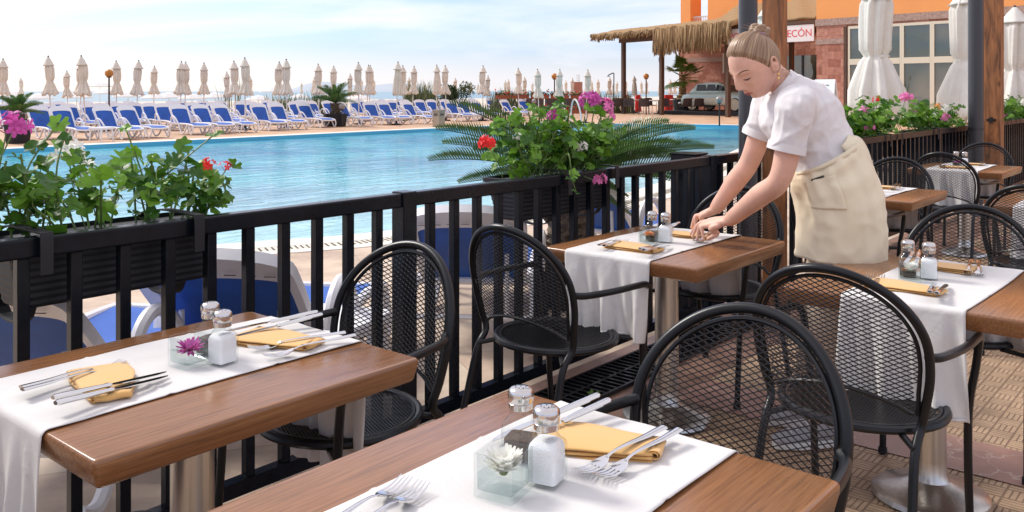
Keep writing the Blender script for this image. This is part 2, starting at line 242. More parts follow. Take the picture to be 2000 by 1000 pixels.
def pink_marble():
    m=bpy.data.materials.new('cracked pink marble band'); m.use_nodes=True; t=m.node_tree; b=t.nodes['Principled BSDF']
    c=N(t,'ShaderNodeTexCoord'); v=N(t,'ShaderNodeTexVoronoi',feature='DISTANCE_TO_EDGE'); v.inputs['Scale'].default_value=7
    n=N(t,'ShaderNodeTexNoise'); n.inputs['Scale'].default_value=5; n.inputs['Detail'].default_value=5; LK(t,c.outputs['Object'],n.inputs['Vector'])
    ad=N(t,'ShaderNodeMix',data_type='VECTOR'); ad.inputs['Factor'].default_value=.25; LK(t,c.outputs['Object'],ad.inputs['A']); LK(t,n.outputs['Color'],ad.inputs['B']); LK(t,ad.outputs['Result'],v.inputs['Vector'])
    r=N(t,'ShaderNodeValToRGB'); r.color_ramp.elements[0].color=(.50,.38,.32,1); r.color_ramp.elements[1].color=(.34,.19,.15,1); r.color_ramp.elements[1].position=.025
    LK(t,v.outputs['Distance'],r.inputs['Fac'])
    mm=N(t,'ShaderNodeMix',data_type='RGBA',blend_type='OVERLAY'); mm.inputs['Factor'].default_value=.5; LK(t,r.outputs['Color'],mm.inputs['A']); LK(t,n.outputs['Fac'],mm.inputs['B']); LK(t,mm.outputs['Result'],b.inputs['Base Color'])
    b.inputs['Roughness'].default_value=.35; return m
M['pink_marble']=pink_marble()
def basket():
    m=bpy.data.materials.new('basket weave terrace tiles'); m.use_nodes=True; t=m.node_tree; b=t.nodes['Principled BSDF']
    c=N(t,'ShaderNodeTexCoord'); sx=N(t,'ShaderNodeSeparateXYZ'); LK(t,c.outputs['Object'],sx.inputs[0])
    def ma(op,a,bb=None):
        n=N(t,'ShaderNodeMath',operation=op)
        for i,v in enumerate((a,bb)):
            if v is None: continue
            if isinstance(v,(int,float)): n.inputs[i].default_value=v
            else: LK(t,v,n.inputs[i])
        return n.outputs[0]
    cs=.083
    gx=ma('DIVIDE',sx.outputs[0],cs); gy=ma('DIVIDE',sx.outputs[1],cs)
    par=ma('FLOORED_MODULO',ma('ADD',ma('FLOOR',gx),ma('FLOOR',gy)),2)
    fx=ma('FRACT',ma('MULTIPLY',gx,4)); fy=ma('FRACT',ma('MULTIPLY',gy,4))
    sel=ma('ADD',ma('MULTIPLY',fx,par),ma('MULTIPLY',fy,ma('SUBTRACT',1,par)))
    rib=ma('PINGPONG',sel,.5)     # 0..0.5
    h=ma('MINIMUM',ma('MULTIPLY',rib,5),1)
    bx=ma('MINIMUM',ma('MULTIPLY',ma('PINGPONG',ma('FRACT',gx),.5),14),1); by=ma('MINIMUM',ma('MULTIPLY',ma('PINGPONG',ma('FRACT',gy),.5),14),1)
    h2=ma('MULTIPLY',h,ma('MULTIPLY',bx,by))
    G=N(t,'ShaderNodeMix',data_type='RGBA'); G.inputs['A'].default_value=(.20,.125,.075,1); G.inputs['B'].default_value=(.44,.30,.19,1); LK(t,h2,G.inputs['Factor'])
    n=N(t,'ShaderNodeTexNoise'); n.inputs['Scale'].default_value=2.5; n.inputs['Detail'].default_value=7; n.inputs['Roughness'].default_value=.7; LK(t,c.outputs['Object'],n.inputs['Vector'])
    mm=N(t,'ShaderNodeMix',data_type='RGBA',blend_type='OVERLAY'); mm.inputs['Factor'].default_value=.9; LK(t,G.outputs['Result'],mm.inputs['A']); LK(t,n.outputs['Fac'],mm.inputs['B']); LK(t,mm.outputs['Result'],b.inputs['Base Color'])
    bp=N(t,'ShaderNodeBump'); bp.inputs['Strength'].default_value=.8; bp.inputs['Distance'].default_value=.004; LK(t,h2,bp.inputs['Height']); LK(t,bp.outputs[0],b.inputs['Normal'])
    b.inputs['Roughness'].default_value=.6; return m
M['basket']=basket()

# ---------------------------------------------------------------- mesh builder
class MB:
    def __init__(s): s.v=[]; s.f=[]; s.n=0
    def add(s,V,F):
        s.v.extend([tuple(p) for p in V]); o=s.n; s.f.extend([tuple(i+o for i in q) for q in F]); s.n+=len(V); return s
    def box(s,x0,x1,y0,y1,z0,z1,M4=None):
        V=[Vector(p) for p in ((x0,y0,z0),(x1,y0,z0),(x1,y1,z0),(x0,y1,z0),(x0,y0,z1),(x1,y0,z1),(x1,y1,z1),(x0,y1,z1))]
        if M4 is not None: V=[M4@p for p in V]
        return s.add(V,[(0,3,2,1),(4,5,6,7),(0,1,5,4),(1,2,6,5),(2,3,7,6),(3,0,4,7)])
    def tube(s,P,r,n=8,closed=False,flat=None,cap=True,upv=None):
        P=[Vector(p) for p in P]; m=len(P); R=r if isinstance(r,(list,tuple)) else [r]*m
        fl=flat if isinstance(flat,(list,tuple)) else [flat or 1.0]*m
        T=[]
        for i in range(m):
            a=P[(i-1)%m] if (closed or i>0) else P[i]; b=P[(i+1)%m] if (closed or i<m-1) else P[i]
            d=(b-a); T.append(d.normalized() if d.length>1e-9 else Vector((0,0,1)))
        u=Vector(upv) if upv is not None else (Vector((0,0,1)) if abs(T[0].z)<.9 else Vector((1,0,0)))
        X=T[0].cross(u); 
        if X.length<1e-6: X=T[0].cross(Vector((1,0,0)))
        X.normalize()
        V=[]
        for i in range(m):
            X=(X-T[i]*X.dot(T[i])); X.normalize(); Y=T[i].cross(X)
            for k in range(n):
                a=2*PI*k/n; V.append(P[i]+X*(math.cos(a)*R[i])+Y*(math.sin(a)*R[i]*fl[i]))
        F=[]
        for i in range(m if closed else m-1):
            j=(i+1)%m
            for k in range(n):
                l=(k+1)%n; F.append((i*n+k,i*n+l,j*n+l,j*n+k))
        if cap and not closed: F.append(tuple(range(n-1,-1,-1))); F.append(tuple((m-1)*n+k for k in range(n)))
        return s.add(V,F)
    def lathe(s,prof,n=16,c=(0,0,0),fn=None,cap=True):
        V=[];m=len(prof)
        for i,(r,z) in enumerate(prof):
            for k in range(n):
                a=2*PI*k/n; rr=r*(fn(a,i,z) if fn else 1); V.append((c[0]+rr*math.cos(a),c[1]+rr*math.sin(a),c[2]+z))
        F=[(i*n+k,i*n+(k+1)%n,(i+1)*n+(k+1)%n,(i+1)*n+k) for i in range(m-1) for k in range(n)]
        if cap: F.append(tuple(range(n-1,-1,-1))); F.append(tuple((m-1)*n+k for k in range(n)))
        return s.add(V,F)
    def loft(s,rings,cap=True):
        n=len(rings[0]); V=[p for r in rings for p in r]; m=len(rings)
        F=[(i*n+k,i*n+(k+1)%n,(i+1)*n+(k+1)%n,(i+1)*n+k) for i in range(m-1) for k in range(n)]
        if cap: F.append(tuple(range(n-1,-1,-1))); F.append(tuple((m-1)*n+k for k in range(n)))
        return s.add(V,F)
    def grid(s,fn,nu,nv):
        V=[fn(i/nu,j/nv) for i in range(nu+1) for j in range(nv+1)]
        F=[(i*(nv+1)+j,(i+1)*(nv+1)+j,(i+1)*(nv+1)+j+1,i*(nv+1)+j+1) for i in range(nu) for j in range(nv)]
        return s.add(V,F)
    def prism(s,pts,z0,z1):
        n=len(pts); V=[(x,y,z0) for x,y in pts]+[(x,y,z1) for x,y in pts]
        F=[tuple(range(n-1,-1,-1)),tuple(range(n,2*n))]+[(k,(k+1)%n,n+(k+1)%n,n+k) for k in range(n)]
        return s.add(V,F)
    def xf(s,M4): s.v=[tuple(M4@Vector(p)) for p in s.v]; return s
    def mesh(s,name,m,smooth=True,ang=40):
        me=bpy.data.meshes.new(name); me.from_pydata(s.v,[],s.f); me.update()
        if m is not None: me.materials.append(m)
        if smooth:
            me.shade_smooth()
            if ang: me.set_sharp_from_angle(angle=rad(ang))
        return me
    def build(s,name,m,parent=None,smooth=True,ang=40,mod=None,loc=None):
        o=bpy.data.objects.new(name,s.mesh(name,m,smooth,ang)); COL.objects.link(o)
        if parent is not None: o.parent=parent
        if loc is not None: o.location=loc
        return o
def bevel(o,wd,seg=2):
    m=o.modifiers.new('bevel','BEVEL'); m.width=wd; m.segments=seg; m.limit_method='ANGLE'; m.angle_limit=rad(35); return o
def solid(o,t,off=0):
    m=o.modifiers.new('solid','SOLIDIFY'); m.thickness=t; m.offset=off; return o
def tag(o,label=None,cat=None,group=None,kind=None):
    if label: o['label']=label
    if cat: o['category']=cat
    if group: o['group']=group
    if kind: o['kind']=kind
    return o
def thing(name,label,cat,loc=(0,0,0),rz=0,group=None):
    o=bpy.data.objects.new(name,None); o.empty_display_size=.1; COL.objects.link(o); o.location=loc; o.rotation_euler=(0,0,rz)
    return tag(o,label,cat,group)
def dup(root,loc=None,rz=None,label=None,group=None):
    ch={}
    for o in COL.objects:
        if o.parent: ch.setdefault(o.parent.name,[]).append(o)
    def cp(o,par):
        c=o.copy(); COL.objects.link(c)
        if par is not None: c.parent=par
        for k in ch.get(o.name,[]): cp(k,c)
        return c
    r=cp(root,None)
    if loc is not None: r.location=loc
    if rz is not None: r.rotation_euler=(0,0,rz)
    if label: r['label']=label
    if group: r['group']=group
    return r
ORD=['first','second','third','fourth','fifth','sixth','seventh','eighth','ninth','tenth','eleventh','twelfth','thirteenth','fourteenth','fifteenth','sixteenth','seventeenth','eighteenth','nineteenth','twentieth','twenty-first','twenty-second','twenty-third','twenty-fourth','twenty-fifth','twenty-sixth','twenty-seventh','twenty-eighth','twenty-ninth','thirtieth','thirty-first','thirty-second','thirty-third','thirty-fourth']
def arc(c,r,a0,a1,n,f): return [f(c,r,a0+(a1-a0)*i/n) for i in range(n+1)]
def smooth_path(P,k=6,closed=False):
    P=[Vector(p) for p in P]; out=[]; n=len(P)
    for i in range(n if closed else n-1):
        p0=P[(i-1)%n] if (closed or i>0) else P[i]; p1=P[i]; p2=P[(i+1)%n]; p3=P[(i+2)%n] if (closed or i<n-2) else P[(i+1)%n]
        for j in range(k):
            t=j/k; out.append(.5*((2*p1)+(p2-p0)*t+(2*p0-5*p1+4*p2-p3)*t*t+(3*p1-p0-3*p2+p3)*t**3))
    if not closed: out.append(P[-1])
    return out
# ================================================================ SETTING
def struct(o): o['kind']='structure'; return o
# pool outline (water edge), counter-clockwise
near=[(-26,12.5),(-14,12.0),(-6,11.2),(0,9.2),(4.4,7.2),(6.0,6.6),(9,6.4),(12,7.0),(16,8.2),(19.7,9.5),(25,11.0),(30,12.2),(33.6,13.4)]
farp=[(33.6,15.5),(33.0,18.5),(31.5,21.0),(29.8,22.4),(25.8,23.4),(15.5,23.2),(8.3,23.0),(-6,22.6),(-26,22.0)]
def s2(P,k=6): return [(p.x,p.y) for p in smooth_path([(x,y,0) for x,y in P],k)]
pool=s2(near)+s2(farp)
def offset(P,d):
    n=len(P); out=[]
    for i in range(n):
        a=Vector(P[i-1]); b=Vector(P[(i+1)%n]); t=(b-a).normalized(); nn=Vector((t.y,-t.x)); out.append((P[i][0]+nn.x*d,P[i][1]+nn.y*d))
    return out
cop=offset(pool,.34); grl=offset(pool,.56); cop2=offset(pool,.70)
def ringsheet(A,B,za,zb): 
    n=len(A); return [(x,y,za) for x,y in A]+[(x,y,zb) for x,y in B],[(i,(i+1)%n,n+(i+1)%n,n+i) for i in range(n)]
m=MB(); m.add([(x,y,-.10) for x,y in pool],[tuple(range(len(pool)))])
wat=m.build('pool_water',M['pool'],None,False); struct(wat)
m=MB(); m.add(*ringsheet(pool,pool,-1.3,0.012)); m.add([(x,y,-1.3) for x,y in pool],[tuple(range(len(pool)))]); struct(m.build('pool_basin',M['pool_wall'],None,False))
m=MB(); m.add(*ringsheet(pool,cop,.012,.012)); m.add(*ringsheet(grl,cop2,.012,.012)); m.add(*ringsheet(cop2,cop2,.012,-.02)); struct(m.build('pool_coping',M['coping'],None,False))
# slotted overflow grille round the pool
gr=MB(); n=len(cop)
gr.add(*ringsheet(cop,grl,.010,.010)); gg=gr.build('pool_overflow_grille',M['cream_plastic'],None,False); struct(gg)
sl=MB()
for i in range(n):
    a,b=Vector(cop[i]),Vector(cop[(i+1)%n]); 
    if (a+b).length/2>22 and not(0<a.x<20 and a.y<12): continue
    c,d=Vector(grl[i]),Vector(grl[(i+1)%n]); L=(b-a).length; k=max(1,int(L/.05))
    if L>4 : continue
    for j in range(k):
        t=(j+.3)/k; u=(j+.62)/k; p=a.lerp(b,t); q=a.lerp(b,u); r=c.lerp(d,u); s_=c.lerp(d,t)
        pp=[p.lerp(s_,.15),q.lerp(r,.15),q.lerp(r,.85),p.lerp(s_,.85)]
        sl.add([(v.x,v.y,.013) for v in pp],[(0,1,2,3)])
struct(sl.build('grille_slots',M['drain_hole'],None,False))
# ground sheets with the pool cut out
def holed(name,x0,x1,y0,y1,z,mt,hole):
    bm=bmesh.new(); o=[bm.verts.new(p+(z,)) for p in ((x0,y0),(x1,y0),(x1,y1),(x0,y1))]; h=[bm.verts.new((x,y,z)) for x,y in hole]
    es=[bm.edges.new((L[i],L[(i+1)%len(L)])) for L in (o,h) for i in range(len(L))]
    bmesh.ops.triangle_fill(bm,use_beauty=True,use_dissolve=False,edges=es)
    # drop faces that filled the hole
    from mathutils.geometry import intersect_point_line
    def inside(x,y):
        c=False;n=len(hole)
        for i in range(n):
            x1_,y1_=hole[i];x2_,y2_=hole[(i+1)%n]
            if (y1_>y)!=(y2_>y) and x<(x2_-x1_)*(y-y1_)/(y2_-y1_)+x1_: c=not c
        return c
    kill=[f for f in bm.faces if inside(*f.calc_center_median()[:2])]
    bmesh.ops.delete(bm,geom=kill,context='FACES_ONLY')
    for f in bm.faces:
        if f.normal.z<0: f.normal_flip()
    me=bpy.data.meshes.new(name); bm.to_mesh(me); bm.free(); me.materials.append(mt); ob=bpy.data.objects.new(name,me); COL.objects.link(ob); return struct(ob)
hole=offset(pool,.69)
holed('pool_deck',-60,80,-30,48,0,M['deck_far'],hole)
# nearer stone paving between fence and pool
pn=offset(pool,.69)
nearedge=[p for p in pn if p[1]<14.5 and -25<p[0]<21]
nearedge.sort()
m=MB(); V=[(x,y,.004) for x,y in nearedge]+[(x,2.5,.004) for x,y in nearedge]; k=len(nearedge)
m.add(V,[(k+i,k+i+1,i+1,i) for i in range(k-1)]); struct(m.build('poolside_paving',M['deck_near'],None,False))
m=MB(); m.add([(-60,48,-.02),(400,48,-.02),(400,190,-.9),(-60,190,-.9)],[(0,1,2,3)]); m.add([(80,-60,-.02),(400,-60,-.02),(400,48,-.02),(80,48,-.02)],[(0,1,2,3)])
m.add([(-400,-300,-.03),(-60,-300,-.03),(-60,190,-.9),(-400,190,-.9)],[(0,1,2,3)]); struct(m.build('beach_ground',M['sand'],None,False))
m=MB(); m.add([(-60,-300,-.05),(400,-300,-.05),(400,-60,-.05),(80,-60,-.02),(80,-30,-.02),(-60,-30,-.02)],[(0,1,2,3,4,5)]); struct(m.build('rear_ground',M['deck_far'],None,False))
m=MB(); R_=9000; m.add([(-R_,150,-1.2),(R_,150,-1.2),(R_,R_,-1.2),(-R_,R_,-1.2)],[(0,1,2,3)]); m.add([(400,-R_,-1.2),(R_,-R_,-1.2),(R_,150,-1.2),(400,150,-1.2)],[(0,1,2,3)]); m.add([(-R_,-R_,-1.3),(-400,-R_,-1.3),(-400,150,-1.2),(-R_,150,-1.2)],[(0,1,2,3)]); struct(m.build('sea',M['sea'],None,False))
# far headland on the left horizon
m=MB(); P=[]
for i in range(41):
    t=i/40; px_=540+t*290; d=2600; h=48*math.sin(PI*t)**.7*(.7+.3*math.sin(7*t+1)); p=atd(px_,178,d); P.append((p,h))
V=[];
for p,h in P: V+= [(p.x,p.y,-5),(p.x+FW.x*150,p.y+FW.y*150,h),(p.x+FW.x*500,p.y+FW.y*500,-5)]
F=[]
for i in range(40): F+=[(3*i,3*i+3,3*i+4,3*i+1),(3*i+1,3*i+4,3*i+5,3*i+2)]
m.add(V,F); struct(m.build('headland_hill',M['hill'],None,True,0))
# terrace floor
m=MB(); m.add([(-3,-6,.006),(40,-6,.006),(40,2.02,.006),(-3,2.02,.006)],[(0,1,2,3)]); struct(m.build('terrace_floor',M['basket'],None,False))
m=MB(); m.add([(-3,2.02,.008),(40,2.02,.008),(40,2.62,.008),(-3,2.62,.008)],[(0,1,2,3)]); struct(m.build('marble_floor_border',M['marble'],None,False))
m=MB()
for x0 in (3.53,9.2,14.9): m.add([(x0,-6,.010),(x0+.34,-6,.010),(x0+.34,2.02,.010),(x0,2.02,.010)],[(0,1,2,3)])
struct(m.build('marble_floor_band',M['pink_marble'],None,False))
# floor drain grate along the fence
t=thing('drain_grate','black slotted drain grate set in the floor at the foot of the fence','drain grate',(2.55,2.25,0))
m=MB(); L=2.4; m.box(0,L,0,.014,.010,.026).box(0,L,.246,.26,.010,.026).box(0,.014,.014,.246,.010,.026).box(L-.014,L,.014,.246,.010,.026).box(.014,L-.014,.122,.134,.010,.025)
m.build('rim',M['black'],t,False); m=MB()
k=int(L/.045)
for i in range(1,k): m.box(i*.045-.007,i*.045+.007,.0145,.1215,.010,.024).box(i*.045-.007,i*.045+.007,.1345,.2455,.010,.024)
m.build('bars',M['black'],t,False)
m=MB(); m.box(.014,L-.014,.014,.246,.0085,.0105); m.build('pit',M['soil'],t,False)

# ================================================================ FENCE
FV=2.57; PITCH=.1415; PANEL=2.547
def fence_panel():
    t=thing('fence_panel','',"fence")
    m=MB(); m.box(.035,PANEL-.035,-.026,.026,.945,1.0); bevel(m.build('top_rail',M['fence'],t,False),.006)
    m=MB(); m.box(.04,PANEL-.04,-.022,.022,.07,.12); m.build('bottom_rail',M['fence'],t,False)
    m=MB(); m.box(-.036,.036,-.036,.036,0,1.005); bevel(m.build('fence_post',M['fence'],t,False),.005)
    mesh=None
    for k in range(1,18):
        x=k*PITCH
        if mesh is None:
            m=MB(); m.box(-.0165,.0165,-.0165,.0165,.12,.945); o=bevel(m.build('baluster',M['fence'],t,False),.003); mesh=o
        else: o=mesh.copy(); COL.objects.link(o); o.parent=t
        o.location=(x,0,0)
    return t
u0=2.395-PANEL
fp=fence_panel(); fp.location=(u0,FV,0); places=['in the left foreground, carrying the leftmost flower box','behind the two nearest chairs, left of the thick corner post','beyond the thick corner post, behind the waitress','fourth along, under the first flower box right of the waitress','fifth along, just left of the far brown timber post','sixth along, behind the far timber post','seventh along at the right edge','eighth along, far right']
fp['label']='black slatted railing panel '+places[0]; fp['group']='black railing panels along the terrace'
for k in range(1,8): dup(fp,(u0+PANEL*k,FV,0),label='black slatted railing panel '+places[k])
# broad square corner post
t=thing('corner_post','broad black square post joining two railing panels left of the waitress','post',(4.98,FV+.16,0))
m=MB(); m.box(-.085,.085,-.085,.085,0,1.0); bevel(m.build('post_body',M['fence'],t,False),.006); m=MB(); m.box(-.09,.09,-.09,.09,1.0,1.012); bevel(m.build('post_cap',M['fence'],t,False),.006)
# round grey posts and square timber posts carrying the awning above the frame
def gpost(x,y,r,label):
    t=thing('round_post',label,'post',(x,y,0),0,'grey round posts on the terrace edge')
    m=MB(); m.lathe([(r,0.012),(r,4.2)],28); m.build('shaft',M['grey_pole'],t)
    m=MB(); m.lathe([(r*1.9,.0),(r*1.9,.012),(r*1.3,.03),(r*1.02,.05)],28); m.build('foot_plate',M['grey_pole'],t)
    m=MB(); m.lathe([(r*1.06,.96),(r*1.06,.99)],24); m.build('clamp',M['metal_dark'],t)
pp=onv(1461,300,2.43); gpost(pp.x,pp.y,.058,'round dark grey post in front of the pool, behind the waitress and her head')
pp=onv(1906,300,2.40); gpost(pp.x,pp.y,.080,'round dark grey post beside the far brown timber post on the right')
def wpost(px_,v,wd,label):
    pp=onv(px_,300,v); t=thing('timber_post',label,'post',(pp.x,pp.y,0),0,'knotty timber posts on the terrace edge')
    m=MB(); m.box(-wd/2,wd/2,-wd/2,wd/2,.01,4.2); bevel(m.build('shaft',M['post'],t,False),.008)
    m=MB(); m.box(-.012-wd/2,-wd/2,-.05,.05,1.05,1.075).box(-.03-wd/2,-.012-wd/2,-.02,.012,1.03,1.095); m.build('latch',M['metal_dark'],t,False)
wpost(1513,2.40,.125,'square brown timber post directly behind the waitress')
wpost(1940,2.36,.19,'square orange-brown knotty timber post with a small latch near the right edge')
# awning roof over the terrace (its edge lies above the frame)
t=thing('terrace_beam','dark beam carrying the awning on the posts, above the picture','beam',(0,2.4,4.2)); m=MB(); m.box(3,20,-.1,.1,0,.2); m.build('beam_body',M['dark_wood'],t,False)

# ================================================================ TABLES
def rounded_rect(x0,x1,y0,y1,r,k=4):
    P=[]
    for cx,cy,a in ((x1-r,y0+r,-90),(x1-r,y1-r,0),(x0+r,y1-r,90),(x0+r,y0+r,180)):
        for i in range(k+1): q=rad(a+90*i/k); P.append((cx+r*math.cos(q),cy+r*math.sin(q)))
    return P
TL,TW=.79,.72
def make_table():
    t=thing('dining_table','','table',(0,0,0))
    rings=[]
    for ins,z in ((.030,.692),(.014,.694),(.009,.699),(.002,.728),(.0,.741),(.001,.7455),(.003,.7488),(.006,.750)):
        rings.append([(x,y,z) for x,y in rounded_rect(ins,TL-ins,ins,TW-ins,max(.006,.012-ins*.3),3)])
    m=MB(); m.loft(rings); m.build('tabletop',M['table'],t,True,50)
    m=MB(); m.lathe([(.19,.014),(.185,.03),(.16,.042),(.10,.055),(.062,.075),(.052,.10),(.05,.14)],32,(TL/2,TW/2,0),cap=False); m.build('base',M['steel'],t)
    m=MB(); m.lathe([(.05,.10),(.05,.67)],28,(TL/2,TW/2,0)); m.build('pedestal',M['steel'],t)
    m=MB(); m.box(TL/2-.18,TL/2+.18,TW/2-.02,TW/2+.02,.672,.69).box(TL/2-.02,TL/2+.02,TW/2-.18,TW/2-.021,.672,.689).box(TL/2-.02,TL/2+.02,TW/2+.021,TW/2+.18,.672,.689); m.build('underframe',M['metal_dark'],t,False)
    return t
TABS=[(.712,1.555,'nearest left table by the railing, with a magenta flower'),(.69,.525,'bottom centre foreground table with a white chrysanthemum'),(2.905,1.555,'table the waitress is laying, with an orange flower'),(2.845,.49,'right-hand one with small white blossoms'),(5.455,1.53,'table just right of the waitress’s apron'),(7.87,1.53,'table by the far timber post at the right'),(5.62,.48,'table mostly behind the chairs at the right edge')]
tb=make_table()
tables=[]
tabn=['left foreground table','centre foreground table','table being laid by the waitress','right table behind the big mesh chair','table just right of the apron','far table by the right timber post','table at the right frame edge']
for i,(x,y,l) in enumerate(TABS):
    o=tb if i==0 else dup(tb); o.location=(x,y,0); o['label']='square brown wood-top pedestal table: '+l; o['group']='square brown terrace tables'; tables.append(o)
# white runners, draped over both ends
def g_(q): return math.exp(-(q/.006)**2)
def runner(i,v0,v1,hl,hr,seed):
    x0,y0,_=TABS[i]; r=random.Random(seed); ph=[r.uniform(0,6) for _ in range(9)]
    # path along x : hang - over edge - top - over edge - hang
    pts=[]; zt=.7535
    def pathpt(s):   # s in metres from left bottom
        e=.006; Rr=.016
        a=hl; b=a+Rr*PI/2; c=b+TL+2*e-2*Rr; d=c+Rr*PI/2
        if s<a: return (-e,zt-Rr-(a-s),1-(s/a),-1)
        if s<b: q=(s-a)/Rr; return (-e+Rr-Rr*math.cos(q),zt-Rr+Rr*math.sin(q),0,0)
        if s<c: return (-e+Rr+(s-b),zt,0,0)
        if s<d: q=(s-c)/Rr; return (TL+e-Rr+Rr*math.sin(q),zt-Rr+Rr*math.cos(q),0,0)
        return (TL+e,zt-Rr-(s-d),(s-d)/hr,1)
    T=hl+hr+.016*PI+TL+.012-.032
    def fn(u,v):
        x,z,h,sg=pathpt(u*T); yy=v0+(v1-v0)*v
        wr=(.003*abs(math.sin(9*x+5*yy+ph[0]))*max(0,math.sin(23*yy+7*x+ph[1]))+.0022*g_(x-.26)+.0022*g_(x-.53)) if h==0 else 0
        sway=h*(.020*math.sin(17*v+ph[2]+2*h)+.012*math.sin(31*v+ph[3])+.008*math.sin(47*v+ph[5]*h))
        yy+= .012*math.sin(3*x+ph[6])*(1 if h==0 else 1) + h*.03*(v-.5)*math.sin(ph[4]+1)
        if h>0: x+=sg*(.006*h+max(-.004,sway+.012*h)); 
        z+=wr - (h*.012*math.sin(5*v+ph[7]) if h>.95 else 0)
        return (x0+x,y0+yy,z)
    m=MB(); m.grid(fn,260,46); o=m.build('table_runner',M['linen'],None,True,0); solid(o,.0012,0)
    tag(o,'white linen runner across the '+tabn[i],'table runner','white table runners'); return o
RUN=[]
for i,(a,b,hl,hr) in enumerate(((.205,.60,.42,.36),(.175,.57,.3,.3),(.20,.60,.29,.30),(.155,.52,.32,.3),(.18,.57,.30,.30),(.18,.57,.3,.3),(.18,.57,.3,.3))): RUN.append(runner(i,a,b,hl,hr,i+3))

# ================================================================ CHAIRS
def strut_net(outline_fn,w,h,dw,dh,place,r=.0013,rt=.0016):
    """diamond mesh inside the outline; outline_fn(x,y)->bool ; place(x,y)->3d, normal"""
    m=MB(); seen=set()
    def seg(a,b):
        for k in range(3):  # keep only segments whose ends are inside
            pass
        if not(outline_fn(*a) and outline_fn(*b)): return
        pa,na=place(*a); pb,nb=place(*b); d=(pb-pa).normalized(); s=d.cross(na).normalized()*r; n_=na.normalized()*rt
        V=[pa-s-n_,pa+s-n_,pa+s+n_,pa-s+n_,pb-s-n_,pb+s-n_,pb+s+n_,pb-s+n_]
        m.add(V,[(0,1,5,4),(1,2,6,5),(2,3,7,6),(3,0,4,7)])
    nx=int(w/dw)+2; ny=int(2*h/dh)+2
    for i in range(-nx,nx+1):
        for j in range(-ny if w==h else 0,ny+1):
            c=(i*dw+(dw/2 if j%2 else 0),j*dh/2)
            for sx in (-1,1):
                e=(c[0]+sx*dw/2,c[1]+dh/2)
                # flats at node: shift start/ends slightly to give expanded-metal hexagon feel
                seg(c,e)
    return m
SEATZ=.45; BACKR=.235
def back_pt(x,s):
    """chair faces +X; s = height along back (0 at seat .. .47); x = lateral. returns point, normal"""
    lean=-.20-.22*s-.05*s*s     # x position of back
    curve=.16*(x/.235)**2*.30
    return Vector((lean+curve,x,SEATZ+s)),Vector((1,-.35*x/.235*.3,.25))
